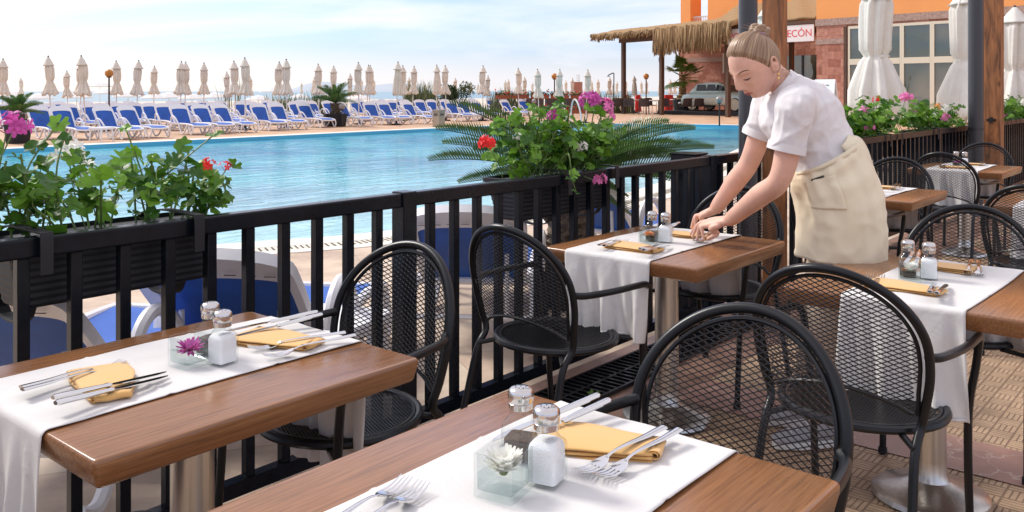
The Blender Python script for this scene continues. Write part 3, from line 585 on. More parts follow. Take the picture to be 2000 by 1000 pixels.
def make_chair():
    t=thing('mesh_chair','','chair')
    # seat ring and seat mesh
    m=MB(); cyc=[(.225*math.cos(2*PI*k/48),.235*math.sin(2*PI*k/48),SEATZ) for k in range(48)]; m.tube(cyc,.0125,8,True); m.tube([(a*.93,b*.93,c+.004) for a,b,c in cyc],.008,6,True); m.build('seat_ring',M['black'],t)
    net=strut_net(lambda x,y:(x/.212)**2+(y/.222)**2<1,.24,.24,.021,.0105,lambda x,y:(Vector((y*1.0,x,SEATZ+.006-.012*(1-(x*x+y*y)/.05))),Vector((0,0,1))),.0011,.0012)
    net.build('seat_mesh',M['black'],t,False)
    # back hoop runs into the rear legs
    W=.245; H=.450
    def hoop(a): # a 0..pi over the top
        return back_pt(W*math.cos(a),.225+ (H-.225)*math.sin(a))[0]
    left=[]; 
    P=[Vector((-.335,.225,0.0)),Vector((-.275,.22,.20)),Vector((-.218,.212,.40)),back_pt(.214,.02)[0],back_pt(.230,.09)[0],back_pt(.2425,.16)[0]]
    arc_=[hoop(PI*k/14) for k in range(15)]
    Q=[Vector((p.x,-p.y,p.z)) for p in reversed(P)]
    path=smooth_path(P+arc_+Q,4)
    m=MB(); m.tube(path,.0128,10,False,upv=(1,0,0)); m.build('back_frame',M['black'],t)
    inner=[back_pt(.222*math.cos(a),.225+(H-.225-.022)*math.sin(a))[0] for a in [PI*k/24 for k in range(25)]]
    low=[back_pt(-.222+.444*k/10,.16-.16*abs(k/5-1)**1.3*0-(.05)*(1-(k/5-1)**2)*-1 -.10*(1-0) +.0*k)[0] for k in range(0)]
    def lowy(x): return .055+.055*(1-(x/.21)**2)-.0
    lowp=[back_pt(x,lowy(x))[0] for x in [-.205+.041*k for k in range(11)]]
    side=[back_pt(-.222,.19)[0],back_pt(-.214,.12)[0]]
    side2=[back_pt(.214,.12)[0],back_pt(.222,.19)[0]]
    m=MB(); m.tube(smooth_path(inner+side+lowp+side2,2,True),.0062,6,True,upv=(1,0,0)); m.build('back_rim',M['black'],t)
    def inb(x,y):
        if abs(x)>.222: return False
        if y>.225: return (x/.222)**2+((y-.225)/(H-.225-.02))**2<1
        return y>lowy(x)-.004 and abs(x)<.205+.017*max(0,min(1,(y-.055)/.13))
    net=strut_net(inb,.24,.5,.029,.0135,lambda x,y:back_pt(x,y),.00105,.0015); net.build('back_mesh',M['black'],t,False)
    for s in (1,-1):
        # arm runs forward then bends down into the front leg
        A=[back_pt(.236*s,.225)[0]+Vector((.01,0,0)),Vector((-.15,.262*s,.668)),Vector((.0,.285*s,.665)),Vector((.14,.285*s,.662)),Vector((.20,.28*s,.655)),Vector((.228,.272*s,.625)),Vector((.232,.262*s,.55)),Vector((.225,.246*s,.44)),Vector((.235,.24*s,.30)),Vector((.262,.24*s,0.0))]
        m=MB(); m.tube(smooth_path(A,4),.0125,9,False,upv=(0,0,1)); m.build('arm_leg',M['black'],t)
    for s in (1,-1):
        m=MB(); m.tube([(-.215,.212*s,.425),(-.16,.16*s,.44)],.009,8); m.build('seat_bracket',M['black'],t)
        m=MB(); m.tube([(.224,.244*s,.44),(.17,.15*s,.44)],.009,8); m.build('seat_bracket',M['black'],t)
    for x,y in ((-.335,.225),(-.335,-.225),(.262,.24),(.262,-.24)): m=MB(); m.lathe([(.0165,0.0),(.0165,.022)],10,(x,y,0)); m.build('foot_cap',M['dark_plastic'],t)
    return t
ch=make_chair(); ch['group']='black wire-mesh armchairs'
def T_end(i,side,dv=0,du=0):
    x,y,_=TABS[i]
    return (x-.14-du,y+TW/2+dv,0) if side<0 else (x+TL+.14+du,y+TW/2+dv,0)
chairs=[(0,1,.12,.0,.04,'between the left foreground table and the railing'),(0,-1,-.17,.02,.0,'peeping out at the bottom left corner, under the left table'),
 (1,1,-.02,-.06,-.03,'large in the centre foreground, beyond the nearest table'),
 (2,-1,.14,.06,-.05,'at the near end of the table the waitress is laying'),(2,1,.06,.02,0,'behind the waitress’s forearms, against the corner post'),
 (3,-1,.06,-.02,0,'with its back to us, in front of a hanging white runner'),(3,1,.03,.02,.1,'beyond the right-hand table, cut by the right edge'),
 (4,-1,0,-.05,0,'half hidden behind the waitress’s apron'),(4,1,.06,.02,.1,'facing left beyond the small table just right of the apron'),(5,-1,-.02,-.04,-.05,'in front of the far table, its back covering a white runner'),(5,1,.02,.05,.05,'in front of the far grey post and timber post'),(6,-1,.04,-.02,0,'just above and behind the chair at the right frame edge')]
for i,(tI,sd,dv,du,rot,l) in enumerate(chairs):
    o=ch if i==0 else dup(ch); o.location=Vector(T_end(tI,sd,dv,du))+Vector((0,0,.011)); o.rotation_euler=(0,0,(0 if sd<0 else PI)+rot); o['label']='black wire-mesh armchair '+l
# ================================================================ TABLEWARE
TZ=.7555
def make_fork():
    t=thing('fork','','fork'); m=MB()
    # x forward to the tines, length .20 ; tines curve up
    P=[(-.100,0,.004),(-.085,0,.0045),(-.05,0,.006),(-.01,0,.010),(.02,0,.011),(.038,0,.008)]
    m.tube(smooth_path(P,4),[.0085,.0085,.0084,.0082,.008,.0078,.0074,.007,.0066,.006,.0055,.005,.0046,.0042,.0038,.0034,.0031,.003,.003,.003,.0034],8,flat=.34,upv=(0,0,1))
    prof=[(.036,.0035,.008),(.043,.008,.0058),(.052,.0118,.0040),(.062,.0125,.0034)]
    V=[];F=[]
    for i,(x,hw,z) in enumerate(prof):
        for k in range(5):
            y=-hw+hw*k/2; c=.0016*(1-(y/hw)**2); V.append((x,y,z-c)); 
    n=len(V); V+=[(a,b,c+.0016) for a,b,c in V]
    for i in range(3):
        for k in range(4):
            a=i*5+k; F+=[(a,a+1,a+6,a+5),(n+a,n+a+5,n+a+6,n+a+1)]
    for i in range(3): F+=[(i*5,i*5+5,n+i*5+5,n+i*5),(i*5+4,n+i*5+4,n+i*5+9,i*5+9)]
    m.add(V,F); m.build('handle',M['chrome'],t); m=MB()
    for k in range(4):
        y=-.0105+.007*k
        m.tube([(.060,y,.0040),(.075,y,.0042),(.088,y*.97,.0075),(.103,y*.93,.0135)],[.0021,.0019,.0017,.0008],6,flat=.7)
    m.build('tines',M['chrome'],t); t.scale=(1.2,1.15,1.1); return t
def make_knife():
    t=thing('knife','','knife'); m=MB()
    m.tube([(-.115,0,.005),(-.11,0,.005),(-.06,0,.005),(-.02,0,.005),(-.012,0,.005),(-.006,0,.005)],[.006,.0085,.0078,.0062,.0075,.005],10,flat=.62); m.build('handle',M['chrome'],t)
    m=MB(); o=[(-.006,-.0035),(.01,-.008),(.05,-.0095),(.085,-.0085),(.108,-.003),(.114,.003),(.10,.0052),(.05,.0058),(.0,.005)]
    m.prism(o,.0042,.0058); m.build('blade',M['chrome'],t,False); t.scale=(1.2,1.1,1.1); return t
def rr(z,hw,r,n=4): return [(x,y,z) for x,y in rounded_rect(-hw,hw,-hw,hw,r,n)]
def make_shaker(kind,mt,fill):
    t=thing(kind,'','shaker')
    m=MB(); m.loft([rr(.0,.0215,.007),rr(.004,.0235,.007),rr(.058,.0238,.007),rr(.064,.0225,.008),rr(.074,.0165,.012),rr(.080,.0145,.0135),rr(.092,.0145,.0138)]); m.build('glass_body',M['glass'],t,True,35)
    h=.004; m=MB(); m.loft([rr(.005,.0190,.005),rr(.006,.0205,.006),rr(h+fill,.0205,.006),rr(h+fill+.001,.018,.006)] if fill<.055 else [rr(.005,.019,.005),rr(.006,.0205,.006),rr(.056,.0205,.006),rr(.063,.019,.007),rr(.068,.0155,.009)]); m.build('contents',mt,t,True,35)
    m=MB(); m.lathe([(.0165,.084),(.0178,.085),(.0178,.094),(.0168,.095),(.0184,.097),(.0190,.109),(.0180,.115),(.0140,.119),(.007,.1208),(.0005,.1213)],28); m.build('cap',M['cap'],t)
    m=MB()
    for k in range(9):
        a=2*PI*k/8; r_=.008 if k<8 else 0; m.lathe([(.0009,0),(.0009,.0006)],6,(r_*math.cos(a),r_*math.sin(a),.1206 if k<8 else .1212))
    m.build('cap_holes',M['black_cap'],t); t.scale=(1.2,1.2,1.05); return t
def make_vase():
    t=thing('glass_cube_vase','','vase'); a=.036
    m=MB(); m.loft([rr(.0,a-.002,.003),rr(.002,a,.004),rr(.068,a,.004),rr(.070,a-.001,.003),rr(.069,a-.004,.003),rr(.012,a-.0045,.003),rr(.010,a-.007,.003)]); m.build('glass_walls',M['glass'],t,True,30)
    m=MB(); m.loft([rr(.0105,a-.0072,.003),rr(.0125,a-.0048,.003),rr(.038,a-.0048,.003)]); m.build('water',M['water_clear'],t,True,30); return t
def make_blossom(kind,mt,layers,R,c,petw,lab,seed):
    r=random.Random(seed); t=thing(kind,'','flower'); m=MB()
    for L,(n,el,ln) in enumerate(layers):
        for k in range(n):
            a=2*PI*(k+.5*(L%2))/n+r.uniform(-.12,.12); e=rad(el+r.uniform(-9,9)); l=ln*r.uniform(.85,1.1)
            ca,sa=math.cos(a),math.sin(a); V=[];F=[]
            for i in range(5):
                q=i/4; rad_=.003+l*q*math.cos(e*(1-.25*q)); z=l*math.sin(e)*q**(1.0 if el<60 else .9)+.0; wv=petw*math.sin(PI*min(.93,q*.85+.12))**.7
                for s in (-1,0,1): V.append((ca*rad_-sa*s*wv,sa*rad_+ca*s*wv,z+(abs(s)*.0014)))
            for i in range(4):
                for s in range(2): aa=i*3+s; F.append((aa,aa+1,aa+4,aa+3))
            m.add(V,F)
    m.build('petals',mt,t,True,0)
    m=MB(); m.lathe([(.001,-.006),(.006,-.004),(.008,.0),(.004,.002)],10); m.build('calyx',M['stem'],t); return t
def make_napkin():
    """cloth folded in three, narrower and rolled at one end; x = long axis"""
    t_=None
    m=MB(); r=random.Random(4)
    def fold(u,v):   # u across profile, v along length
        x=-.085+.165*v; half=.042*(1-.38*max(0,(v-.35)/.65)**1.2)
        # S-shaped folded profile in y/z
        s=u*5.0; k=int(min(4.999,s)); f=s-k; zz=.0015+.0032*k
        if k%2==0: y=-half+2*half*f
        else: y=half-2*half*f
        bulge=.0032*(max(0,abs(2*f-1)-.86)/.14)**2*.5
        sg=1 if f>.5 else -1
        zz+= (bulge*sg if True else 0)
        puff=.0035*k/4*math.sin(PI*min(1,f))*(.5+.5*math.sin(7*v+1.3*k))
        y+=.002*math.sin(9*v+k); 
        return (x,y,zz+puff+ .004*max(0,(v-.6)/.4)*k/4*math.sin(PI*f))
    m.grid(fold,100,22)
    # rolled end
    def roll(u,v):
        a=u*2*PI*1.6; R=.0045+.0045*u; y=-.024+.048*v; return (.082+R*math.cos(a)*1.1,y*(1+.15*math.sin(3*v)),.0105+R*math.sin(a)+.0015*math.sin(9*v+2*u))
    m.grid(roll,40,10)
    m.v=[(x*1.35,y*1.5,z) for x,y,z in m.v]; o=m.build('napkin',M['napkin'],None,True,0); solid(o,.0011,0); return o
FORK=make_fork(); KNIFE=make_knife(); SALT=make_shaker('salt_shaker',M['salt'],.06); PEP=make_shaker('pepper_shaker',M['pepper'],.034); VASE=make_vase(); NAP=make_napkin()
MUM=make_blossom('white_chrysanthemum',M['petal_white'],[(20,28,.030),(20,42,.034),(18,54,.036),(16,64,.036),(14,73,.034),(12,80,.030),(8,86,.024)],.03,0,.0055,'',1)
MAG=make_blossom('magenta_flower',M['petal_magenta'],[(14,8,.030),(13,28,.028),(11,50,.024),(8,72,.018)],.03,0,.0042,'',2)
ORA=make_blossom('orange_flower',M['petal_orange'],[(12,10,.022),(11,35,.020),(9,60,.016),(5,80,.012)],.03,0,.005,'',3)
used=set()
def put(src,x,y,rz,label,cat,group,z=TZ,rx=0,ry=0):
    o=src if src.name not in used else dup(src); used.add(src.name); o.location=(x,y,z); o.rotation_euler=(rx,ry,rz); tag(o,label,cat,group); return o
tn=['left foreground table','centre foreground table','table being laid','right-hand table','table beside the apron','far timber-post table','table at the right edge']
def setting(i,side,nap,knives,forks,roll=1):
    """nap=(x,y,rot) ; knives/forks = list of (x,y,rot) world centre and pointing angle"""
    e='near' if side<0 else 'far'
    put(NAP,nap[0],nap[1],nap[2],f'folded yellow napkin at the {e} end of the {tn[i]}','napkin','folded yellow napkins',TZ-.001)
    for k,(x,y,a) in enumerate(knives): put(KNIFE,x,y,a,f'{"left" if k==0 else "right"} silver knife of the {e} setting on the {tn[i]}','knife','silver table knives',TZ+.0165,0,rad(5))
    for k,(x,y,a) in enumerate(forks): put(FORK,x,y,a,f'{"upper" if k==0 else "lower"} silver fork of the {e} setting on the {tn[i]}','fork','silver forks',TZ+.010,0,rad(4))
def between(a,b,L=None):
    p=at(*a,TZ+.008); q=at(*b,TZ+.008); c=(p+q)/2; return (c.x,c.y,math.atan2((q-p).y,(q-p).x))
# left foreground table
setting(0,-1,((.905),(1.925),rad(-108)),[between((100,803),(330,727)),between((103,815),(335,734))],[between((40,770),(238,710)),between((46,774),(243,716))])
setting(0,1,(1.345,1.915,rad(-75)),[between((597,630),(445,650)),between((600,637),(467,660))],[between((655,662),(508,680)),between((677,668),(535,695))])
# centre foreground table
setting(1,1,(1.325,.915,rad(-68)),[between((1147,803),(985,855)),between((1170,813),(1010,870))],[between((1280,857),(1150,917)),between((1318,858),(1180,930))])
setting(1,-1,(.80,.90,rad(112)),[(.88,.76,rad(4)),(.885,.735,rad(6))],[(.873,1.035,rad(12)),(.878,.995,rad(14))])
def std(i,tilt=0):
    x0,y0,_=TABS[i]; cy=y0+.38
    for sd in (-1,1):
        if (i,sd)==(2,1):
            pass
        X=(lambda q: x0+q) if sd<0 else (lambda q: x0+TL-q)
        base=0 if sd<0 else PI
        if (i,sd)==(2,1):
            setting(i,1,(x0+TL-.20,cy-.0,rad(100)),[(x0+TL-.19,cy+.10,PI+.1),(x0+TL-.19,cy+.125,PI-.1)],[(x0+TL-.24,cy-.09,PI+.35),(x0+TL-.23,cy-.115,PI+.25)]); continue
        setting(i,sd,(X(.17),cy+.0*sd,base+rad(-95)),[(X(.165),cy+sd*.085,base+rad(12)),(X(.16),cy+sd*.115,base+rad(8))],[(X(.17),cy-sd*.09,base+rad(10)),(X(.17),cy-sd*.12,base+rad(13))])
for i in (2,3,4,5,6): std(i)
# vases, shakers and blossoms
spots=[((1.102,1.918),(1.158,1.870),(1.183,1.965)),((1.075,.922),(1.150,.893),(1.195,.985))]
for i in range(2,7):
    x0,y0,_=TABS[i]; spots.append(((x0+.325,y0+.405),(x0+.395,y0+.365),(x0+.40,y0+.435)))
fl=[(MAG,'magenta_flower','magenta flower floating','M'),(MUM,'','white chrysanthemum standing','W'),(ORA,'','orange flower floating','O'),(MUM,'','white blossom','W'),(MUM,'','white blossom','W'),(MAG,'','pink blossom','M'),(MUM,'','white blossom','W')]
for i,(v,s_,p_) in enumerate(spots):
    put(VASE,v[0],v[1],rad(12) if i else rad(6),f'small clear glass cube vase on the {tn[i]}','vase','glass cube vases')
    put(SALT,s_[0],s_[1],rad(14) if i else rad(8),f'glass salt shaker full of white salt on the {tn[i]}','salt shaker','salt shakers')
    put(PEP,p_[0],p_[1],rad(20),f'glass shaker half full of brown pepper on the {tn[i]}','pepper shaker','pepper shakers')
    f=fl[i]; o=put(f[0],v[0],v[1],rad(20*i),f'{f[2]} in the cube vase on the {tn[i]}','flower','cut blossoms in cube vases',TZ+(.034 if i==1 else .036)); 
    if i in (3,4,6): o.scale=(.75,)*3
    if i==0: o.rotation_euler=(rad(14),rad(-12),0)

# ================================================================ PLANTERS AND GERANIUMS
def planter(x0,L,label,n_hook):
    t=thing('planter_box',label,'planter',(x0,2.635,0),0,'black ribbed flower boxes hung on the railing')
    m=MB(); zs=[.785+.185*k/18 for k in range(19)]; rings=[]
    for k,z in enumerate(zs):
        q=(z-.785)/.185; d=.165+.045*q; e=.0 if k%2 else .0022; ins=.03*(1-q)
        rings.append([(x,y,z) for x,y in rounded_rect(ins+e,L-ins-e,.012+e,d-e+.012,.03,4)])
    m.loft(rings); m.build('box',M['dark_plastic'],t,False)
    m=MB(); m.loft([[(x,y,z) for x,y in rounded_rect(-.008+a,L+.008-a,.004+a,.235-a,.03,4)] for z,a in ((.962,0),(.982,0),(.984,.012),(.966,.014))],cap=False); m.build('rim',M['dark_plastic'],t,False)
    m=MB(); m.prism(rounded_rect(.02,L-.02,.03,.2,.02,3),.955,.962); m.build('soil',M['soil'],t,False)
    for hx in n_hook:
        m=MB(); P=[(hx,-.115,.90),(hx,-.115,1.004),(hx,-.10,1.012),(hx,-.02,1.014),(hx,.11,1.012),(hx,.225,.992),(hx,.245,.965),(hx,.235,.88),(hx,.19,.765),(hx,.12,.74),(hx,.03,.75),(hx,-.005,.79)]
        path=smooth_path(P,3); V=[];F=[]
        for i,p in enumerate(path):
            a=path[max(0,i-1)]; b=path[min(len(path)-1,i+1)]; tt=(b-a).normalized(); nn=Vector((0,tt.z,-tt.y))*.0022
            V+=[p+Vector((-.017,0,0))-nn,p+Vector((.017,0,0))-nn,p+Vector((.017,0,0))+nn,p+Vector((-.017,0,0))+nn]
        n=len(path)
        for i in range(n-1):
            for k in range(4): F.append((i*4+k,i*4+(k+1)%4,i*4+4+(k+1)%4,i*4+4+k))
        F+=[(3,2,1,0),(4*n-4,4*n-3,4*n-2,4*n-1)]
        m.add(V,F); m.build('hook_bracket',M['dark_plastic'],t,False)
    return t
def leaf_geo(m,c,nrm,R,rot,r):
    """round scalloped geranium leaf"""
    z=Vector(nrm).normalized(); x=z.cross(Vector((.3,.2,1))); x=x.normalized() if x.length>.01 else Vector((1,0,0)); y=z.cross(x)
    X=x*math.cos(rot)+y*math.sin(rot); Y=z.cross(X); K=14*2; V=[c+z*(-.10*R)]; 
    ph=r.uniform(0,6)
    for ring,q in ((0,.55),(1,1.0)):
        for k in range(K):
            a=-PI*.93+1.86*PI*k/(K-1)
            lob=1+.13*math.cos(7*a)+(.045*math.cos(21*a) if ring else 0) - .12*(abs(a)/PI)**3
            rr_=R*q*lob; zz=R*(.16*q*q*math.cos(3.5*a+ph)+.10*(q*q) - .06)
            V.append(c+X*(rr_*math.cos(a))+Y*(rr_*math.sin(a))+z*zz)
    F=[(0,1+k,2+k) for k in range(K-1)]+[(1+k,1+K+k,2+K+k,2+k) for k in range(K-1)]
    m.add(V,F)
def umbel(parent,c,mt,R,n,r,dirv=(0,0,1)):
    m=MB()
    for k in range(n):
        th=r.uniform(0,2*PI); ph=math.acos(r.uniform(-.25,1)); d=Vector((math.sin(ph)*math.cos(th),math.sin(ph)*math.sin(th),math.cos(ph))); p=c+d*R*r.uniform(.75,1.05); m.tube([c-Vector((0,0,R*.5)),p],.0007,4)
        u=d.cross(Vector((.2,.9,.3))).normalized(); v=d.cross(u); s=R*.52
        for j in range(5):
            a=2*PI*j/5+th; ax=u*math.cos(a)+v*math.sin(a); bx=d.cross(ax); 
            V=[p,p+ax*s*.5+bx*s*.30+d*s*.25,p+ax*s*.95+bx*s*.22+d*s*.30,p+ax*s*1.05+d*s*.25,p+ax*s*.95-bx*s*.22+d*s*.30,p+ax*s*.5-bx*s*.30+d*s*.25]
            m.add(V,[(0,1,2,3,4,5)])
    return m.build('flower_head',mt,parent,True,0)
def geranium(x0,x1,h,nleaf,label,flowers,seed,stems=(),y=2.74,z0=.965,spread=.16,mt='leaf',Rr=(.022,.040),over=.08):
    r=random.Random(seed); t=thing('geranium_plant',label,'plant',((x0+x1)/2,y,z0),0,'geraniums in the railing flower boxes'); O=Vector(((x0+x1)/2,y,z0))
    lm=MB(); sm=MB()
    def stalk(a,b,r0=.0024,sag=.15):
        mid=(a+b)/2+Vector((r.uniform(-.02,.02),r.uniform(-.02,.02),sag*(b-a).length*.35)); sm.tube(smooth_path([a,mid,b],3),r0,5)
    clusters=int(nleaf/7)
    for c in range(clusters):
        bx=r.uniform(x0,x1); fx=(bx-x0)/(x1-x0); base=Vector((bx,y+r.uniform(-.05,.05),z0-.01))-O
        hh=h*r.uniform(.25,1.0); tip=base+Vector((r.uniform(-over,over)+(fx-.5)*.12,r.uniform(-spread,spread)*.8,hh))
        stalk(base,tip,.0035,.0)
        for k in range(7):
            q=r.uniform(.35,1.05); p=base.lerp(tip,q); d=Vector((r.gauss(0,1),r.gauss(0,1),r.uniform(-.2,.9))).normalized(); e=p+d*r.uniform(.03,.09)
            stalk(p,e,.0014,.1)
            nm=Vector((r.gauss(0,.5),r.gauss(0,.5)-.25,r.uniform(.4,1.1)))+d*.3; leaf_geo(lm,e,nm,r.uniform(*Rr),r.uniform(0,6.28),r)
    for st in stems:   # explicit long stems: list of world points, leaf sizes along it
        pts,leaves=st; P=[Vector(p)-O for p in pts]; path=smooth_path(P,5); sm.tube(path,[.0035-.0015*i/len(path) for i in range(len(path))],6)
        for q,R_,off in leaves:
            p=path[min(len(path)-1,int(q*(len(path)-1)))]; e=p+Vector(off); stalk(p,e,.0016,.1); leaf_geo(lm,e,Vector((r.gauss(0,.4)-.3,r.gauss(0,.4)-.7,.8)),R_,r.uniform(0,6.28),r)
    lm.build('foliage',M[mt],t,True,0); 
    for f in flowers:
        c=Vector(f[0])-O; base=Vector((f[0][0]*.7+.3*(x0+x1)/2,y,z0))-O if len(f)<5 else Vector(f[4])-O; stalk(base,c-Vector((0,0,.01)),.0022,.05); umbel(t,c,M[f[1]],f[2],f[3],r)
    sm.build('stems',M['stem'],t)
    return t
planter(-.13,.86,'black flower box cut by the left picture edge',(.30,))
planter(.98,.64,'black ribbed flower box in the left foreground, with two strap hooks',(.045,.50))
planter(3.18,.80,'black ribbed flower box in the middle of the near railing',(.25,.66))
P3=[(8.05,.9,(.28,.62)),(9.6,1.0,(.3,)),(10.7,.5,(.3,)),(13.2,1.4,(.3,.9)),(15.2,1.4,(.3,.9)),(17.5,1.4,(.3,))]
names3=['just right of the waitress’s back, with two hooks','left of the far round post','directly behind the far round post','just right of the far timber post','second right of the far timber post','at the right edge, farthest along']
for (x,L,h),l in zip(P3,names3): planter(x,L,'black ribbed flower box '+l,h)
fw=lambda x,y,v: onv(x,y,v)
geranium(.30,.98,.32,190,'green geranium with pink and white blooms at the far left picture edge',[(fw(28,246,2.70),'petal_magenta',.042,9),(fw(12,252,2.76),'petal_magenta',.03,6)],11,Rr=(.022,.040))
geranium(1.0,1.60,.27,190,'leggy green geranium in the left foreground box, with a pair of small red blooms',[(fw(408,325,2.72),'petal_red',.026,7),(fw(440,328,2.72),'petal_red',.022,6),(fw(135,305,2.8),'petal_white',.045,8),(fw(175,338,2.8),'petal_white',.035,6)],12,
  stems=[([fw(290,440,2.74),fw(300,370,2.72),fw(350,320,2.72),fw(420,262,2.70)],[(1,.032,(0,0,0)),(.85,.030,(-.04,0,.02)),(.7,.034,(.03,0,-.03)),(.55,.036,(-.03,0,.04)),(.4,.032,(.05,-.02,-.02))]),
         ([fw(290,440,2.74),fw(280,350,2.76),fw(245,250,2.78)],[(1,.022,(0,0,0)),(.7,.034,(-.05,0,.0)),(.5,.034,(.04,0,.02))]),
         ([fw(60,440,2.74),fw(50,340,2.72),fw(115,240,2.72)],[(1,.030,(0,0,0)),(.85,.032,(-.03,0,-.02)),(.65,.034,(.04,0,0)),(.5,.036,(-.04,0,0))]),
         ([fw(120,440,2.74),fw(110,340,2.74),fw(125,272,2.76)],[(1,.026,(0,0,0)),(.7,.03,(.04,0,0))]),
         ([fw(370,440,2.74),fw(400,415,2.74),fw(418,395,2.74)],[(1,.02,(0,0,0)),(.7,.025,(.02,0,.01)),(.5,.026,(-.02,0,.01))])],Rr=(.018,.036))
geranium(3.35,3.90,.36,440,'dense bright green geranium in the middle flower box, with magenta, red and white blooms',[(fw(1152,200,2.74),'petal_magenta',.052,22),(fw(1182,208,2.76),'petal_pink',.042,14),(fw(1080,228,2.72),'petal_magenta',.034,14),(fw(1188,228,2.70),'petal_pink',.036,10),(fw(952,280,2.68),'petal_red',.036,18),(fw(1135,290,2.60),'petal_white',.032,12),(fw(1172,352,2.45),'petal_pink',.03,12,Vector((3.6,2.62,1.0))),(fw(1010,268,2.7),'petal_white',.02,6)],13,
  stems=[([fw(1100,330,2.72),fw(1110,300,2.46),fw(1118,350,2.44),fw(1125,375,2.44)],[(1,.024,(0,0,0)),(.75,.026,(-.02,0,.02)),(.6,.028,(.02,0,0))])],Rr=(.020,.038),spread=.2,over=.08)
for x0,x1,l,fls,sd in ((8.0,9.0,'loose bright geranium just right of the waitress’s back',[((8.15,2.7,1.22),'petal_pink',.04,8),((8.5,2.7,1.32),'petal_red',.035,6),((9.4,2.7,1.33),'petal_pink',.06,12),((8.0,2.6,1.08),'petal_pink',.04,8),((8.9,2.7,1.10),'petal_pink',.03,6)],21),
   (9.5,10.9,'geranium between the white parasols, left of the far round post',[((9.7,2.7,1.16),'petal_pink',.035,6),((10.4,2.65,1.22),'petal_orange',.04,8),((10.6,2.62,1.10),'petal_pink',.05,10),((10.1,2.65,1.12),'petal_white',.05,10),((10.9,2.7,1.2),'petal_white',.04,8)],22),
   (13.2,14.6,'geranium just right of the far timber post, with white blooms',[((13.6,2.65,1.22),'petal_white',.06,12),((13.4,2.6,1.08),'petal_pink',.04,8)],23),
   (15.2,16.6,'geranium at the right picture edge, with white blooms',[((15.3,2.65,1.22),'petal_white',.08,14),((16.2,2.65,1.2),'petal_white',.06,12)],24)):
    geranium(x0,x1,.34,260,l,fls,sd,spread=.22,Rr=(.03,.055),over=.15)
# fallen leaf on the floor by the drain
r_=random.Random(5); lt=at(1160,775,.02); m=MB(); leaf_geo(m,Vector((0,0,.012)),Vector((.1,-.2,1)),.036,1.0,r_); leaf=m.build('fallen_leaf',M['frond_light'],None,True,0); leaf.location=(lt.x,lt.y,.02); tag(leaf,'single green geranium leaf fallen on the drain grate','leaf')

# ================================================================ CYCADS
def cycad(name,label,loc,trunk_h,trunk_r,fr,seed,mt='frond',pot=None,group=None,tz=0):
    r=random.Random(seed); t=thing(name,label,'plant',loc,0,group)
    m=MB(); prof=[]; n=max(4,int(trunk_h/.035))
    for k in range(n+1): prof.append((trunk_r*(1.08 if k%2 else .9)*(1-.12*abs(k/n-.5)),tz+trunk_h*k/n))
    m.lathe(prof,14,fn=lambda a,i,z: 1+.10*math.sin(7*a+i*2.1))
    for k in range(int(n*9)):   # leaf-base scales
        a=r.uniform(0,2*PI); z=tz+trunk_h*r.uniform(.02,1); p=Vector((math.cos(a)*trunk_r,math.sin(a)*trunk_r,z)); q=p+Vector((math.cos(a),math.sin(a),.8))*trunk_r*.35
        m.tube([p,q],[trunk_r*.13,trunk_r*.03],4)
    m.build('trunk',M['bark'],t)
    fm=MB(); top=tz+trunk_h
    for az,el,L,droop,nl,ll in fr:
        az=rad(az); el=rad(el); d=Vector((math.cos(az),math.sin(az),0)); side=Vector((-math.sin(az),math.cos(az),0)); P=[]
        for k in range(13):
            s=k/12; e=el-rad(droop)*s; 
            P.append(Vector((0,0,top)) if k==0 else P[-1]+(d*math.cos(e)+UP*math.sin(e))*(L/12))
        fm.tube(P,[.008*(1-.75*k/12)*(L/.9)**.5 for k in range(13)],5)
        for k in range(nl):
            s=.10+.90*k/nl; i=min(11,int(s*12)); p=P[i].lerp(P[i+1],s*12-i); tg=(P[i+1]-P[i]).normalized(); up=side.cross(tg).normalized()
            if up.z<0: up=-up
            l=ll*math.sin(PI*min(1,s*.86+.12))**.6*r.uniform(.92,1.05)
            for sg in (-1,1):
                dd=(side*sg*.75+tg*(.32+.45*s)+up*.95).normalized(); w_=up.cross(dd).normalized()*(ll*.034+.0018)
                q=p+dd*l*.55-UP*l*.02; e=p+dd*l-UP*l*.10
                fm.add([p-w_*.6,p+w_*.6,q+w_,e,q-w_],[(0,1,2,3,4)])
    fm.build('fronds',M[mt],t,True,0)
    if pot:
        R0,R1,H,square=pot; m=MB()
        m.lathe([(R0,0),(R1,H),(R1*1.05,H),(R1*1.05,H-.04),(R1*.92,H-.05)],8 if square else 20); m.build('pot',M['dark_plastic'],t,not square)
        m=MB(); m.lathe([(R1*.9,H-.06),(R1*.9,H-.05)],12); m.build('soil',M['soil'],t)
    return t
c0=onv(1108,330,3.45)
fr=[(128,40,.95,34,50,.17),(140,54,.95,38,50,.17),(118,32,.90,30,46,.17),(146,26,.95,30,50,.17),(132,62,.72,45,42,.16),(160,38,.75,36,42,.16),(105,50,.7,40,40,.16),(130,10,.72,20,42,.16),(170,14,.7,25,40,.15),
    (-50,28,1.0,28,56,.17),(-38,40,.98,36,54,.17),(-62,22,.95,26,52,.17),(-30,26,.9,32,48,.17),(-48,54,.8,44,46,.16),(-70,40,.8,38,44,.16),(-20,48,.75,42,42,.16),(-52,10,.95,18,50,.16),(-80,16,.75,24,42,.15),
    (60,44,.65,40,36,.15),(20,44,.7,40,36,.15),(90,60,.6,45,34,.14),(0,60,.6,45,34,.14),(-105,10,.6,26,36,.14),(200,15,.6,26,36,.14),(-100,-8,.6,15,36,.14),(180,-8,.7,15,36,.14)]
cycad('sago_palm','sago palm with dark spreading fronds just outside the railing, behind the middle flower box',(c0.x,c0.y,.004),.80,.13,fr,31,pot=(.20,.25,.32,False))
c1=at(1900,262,0)
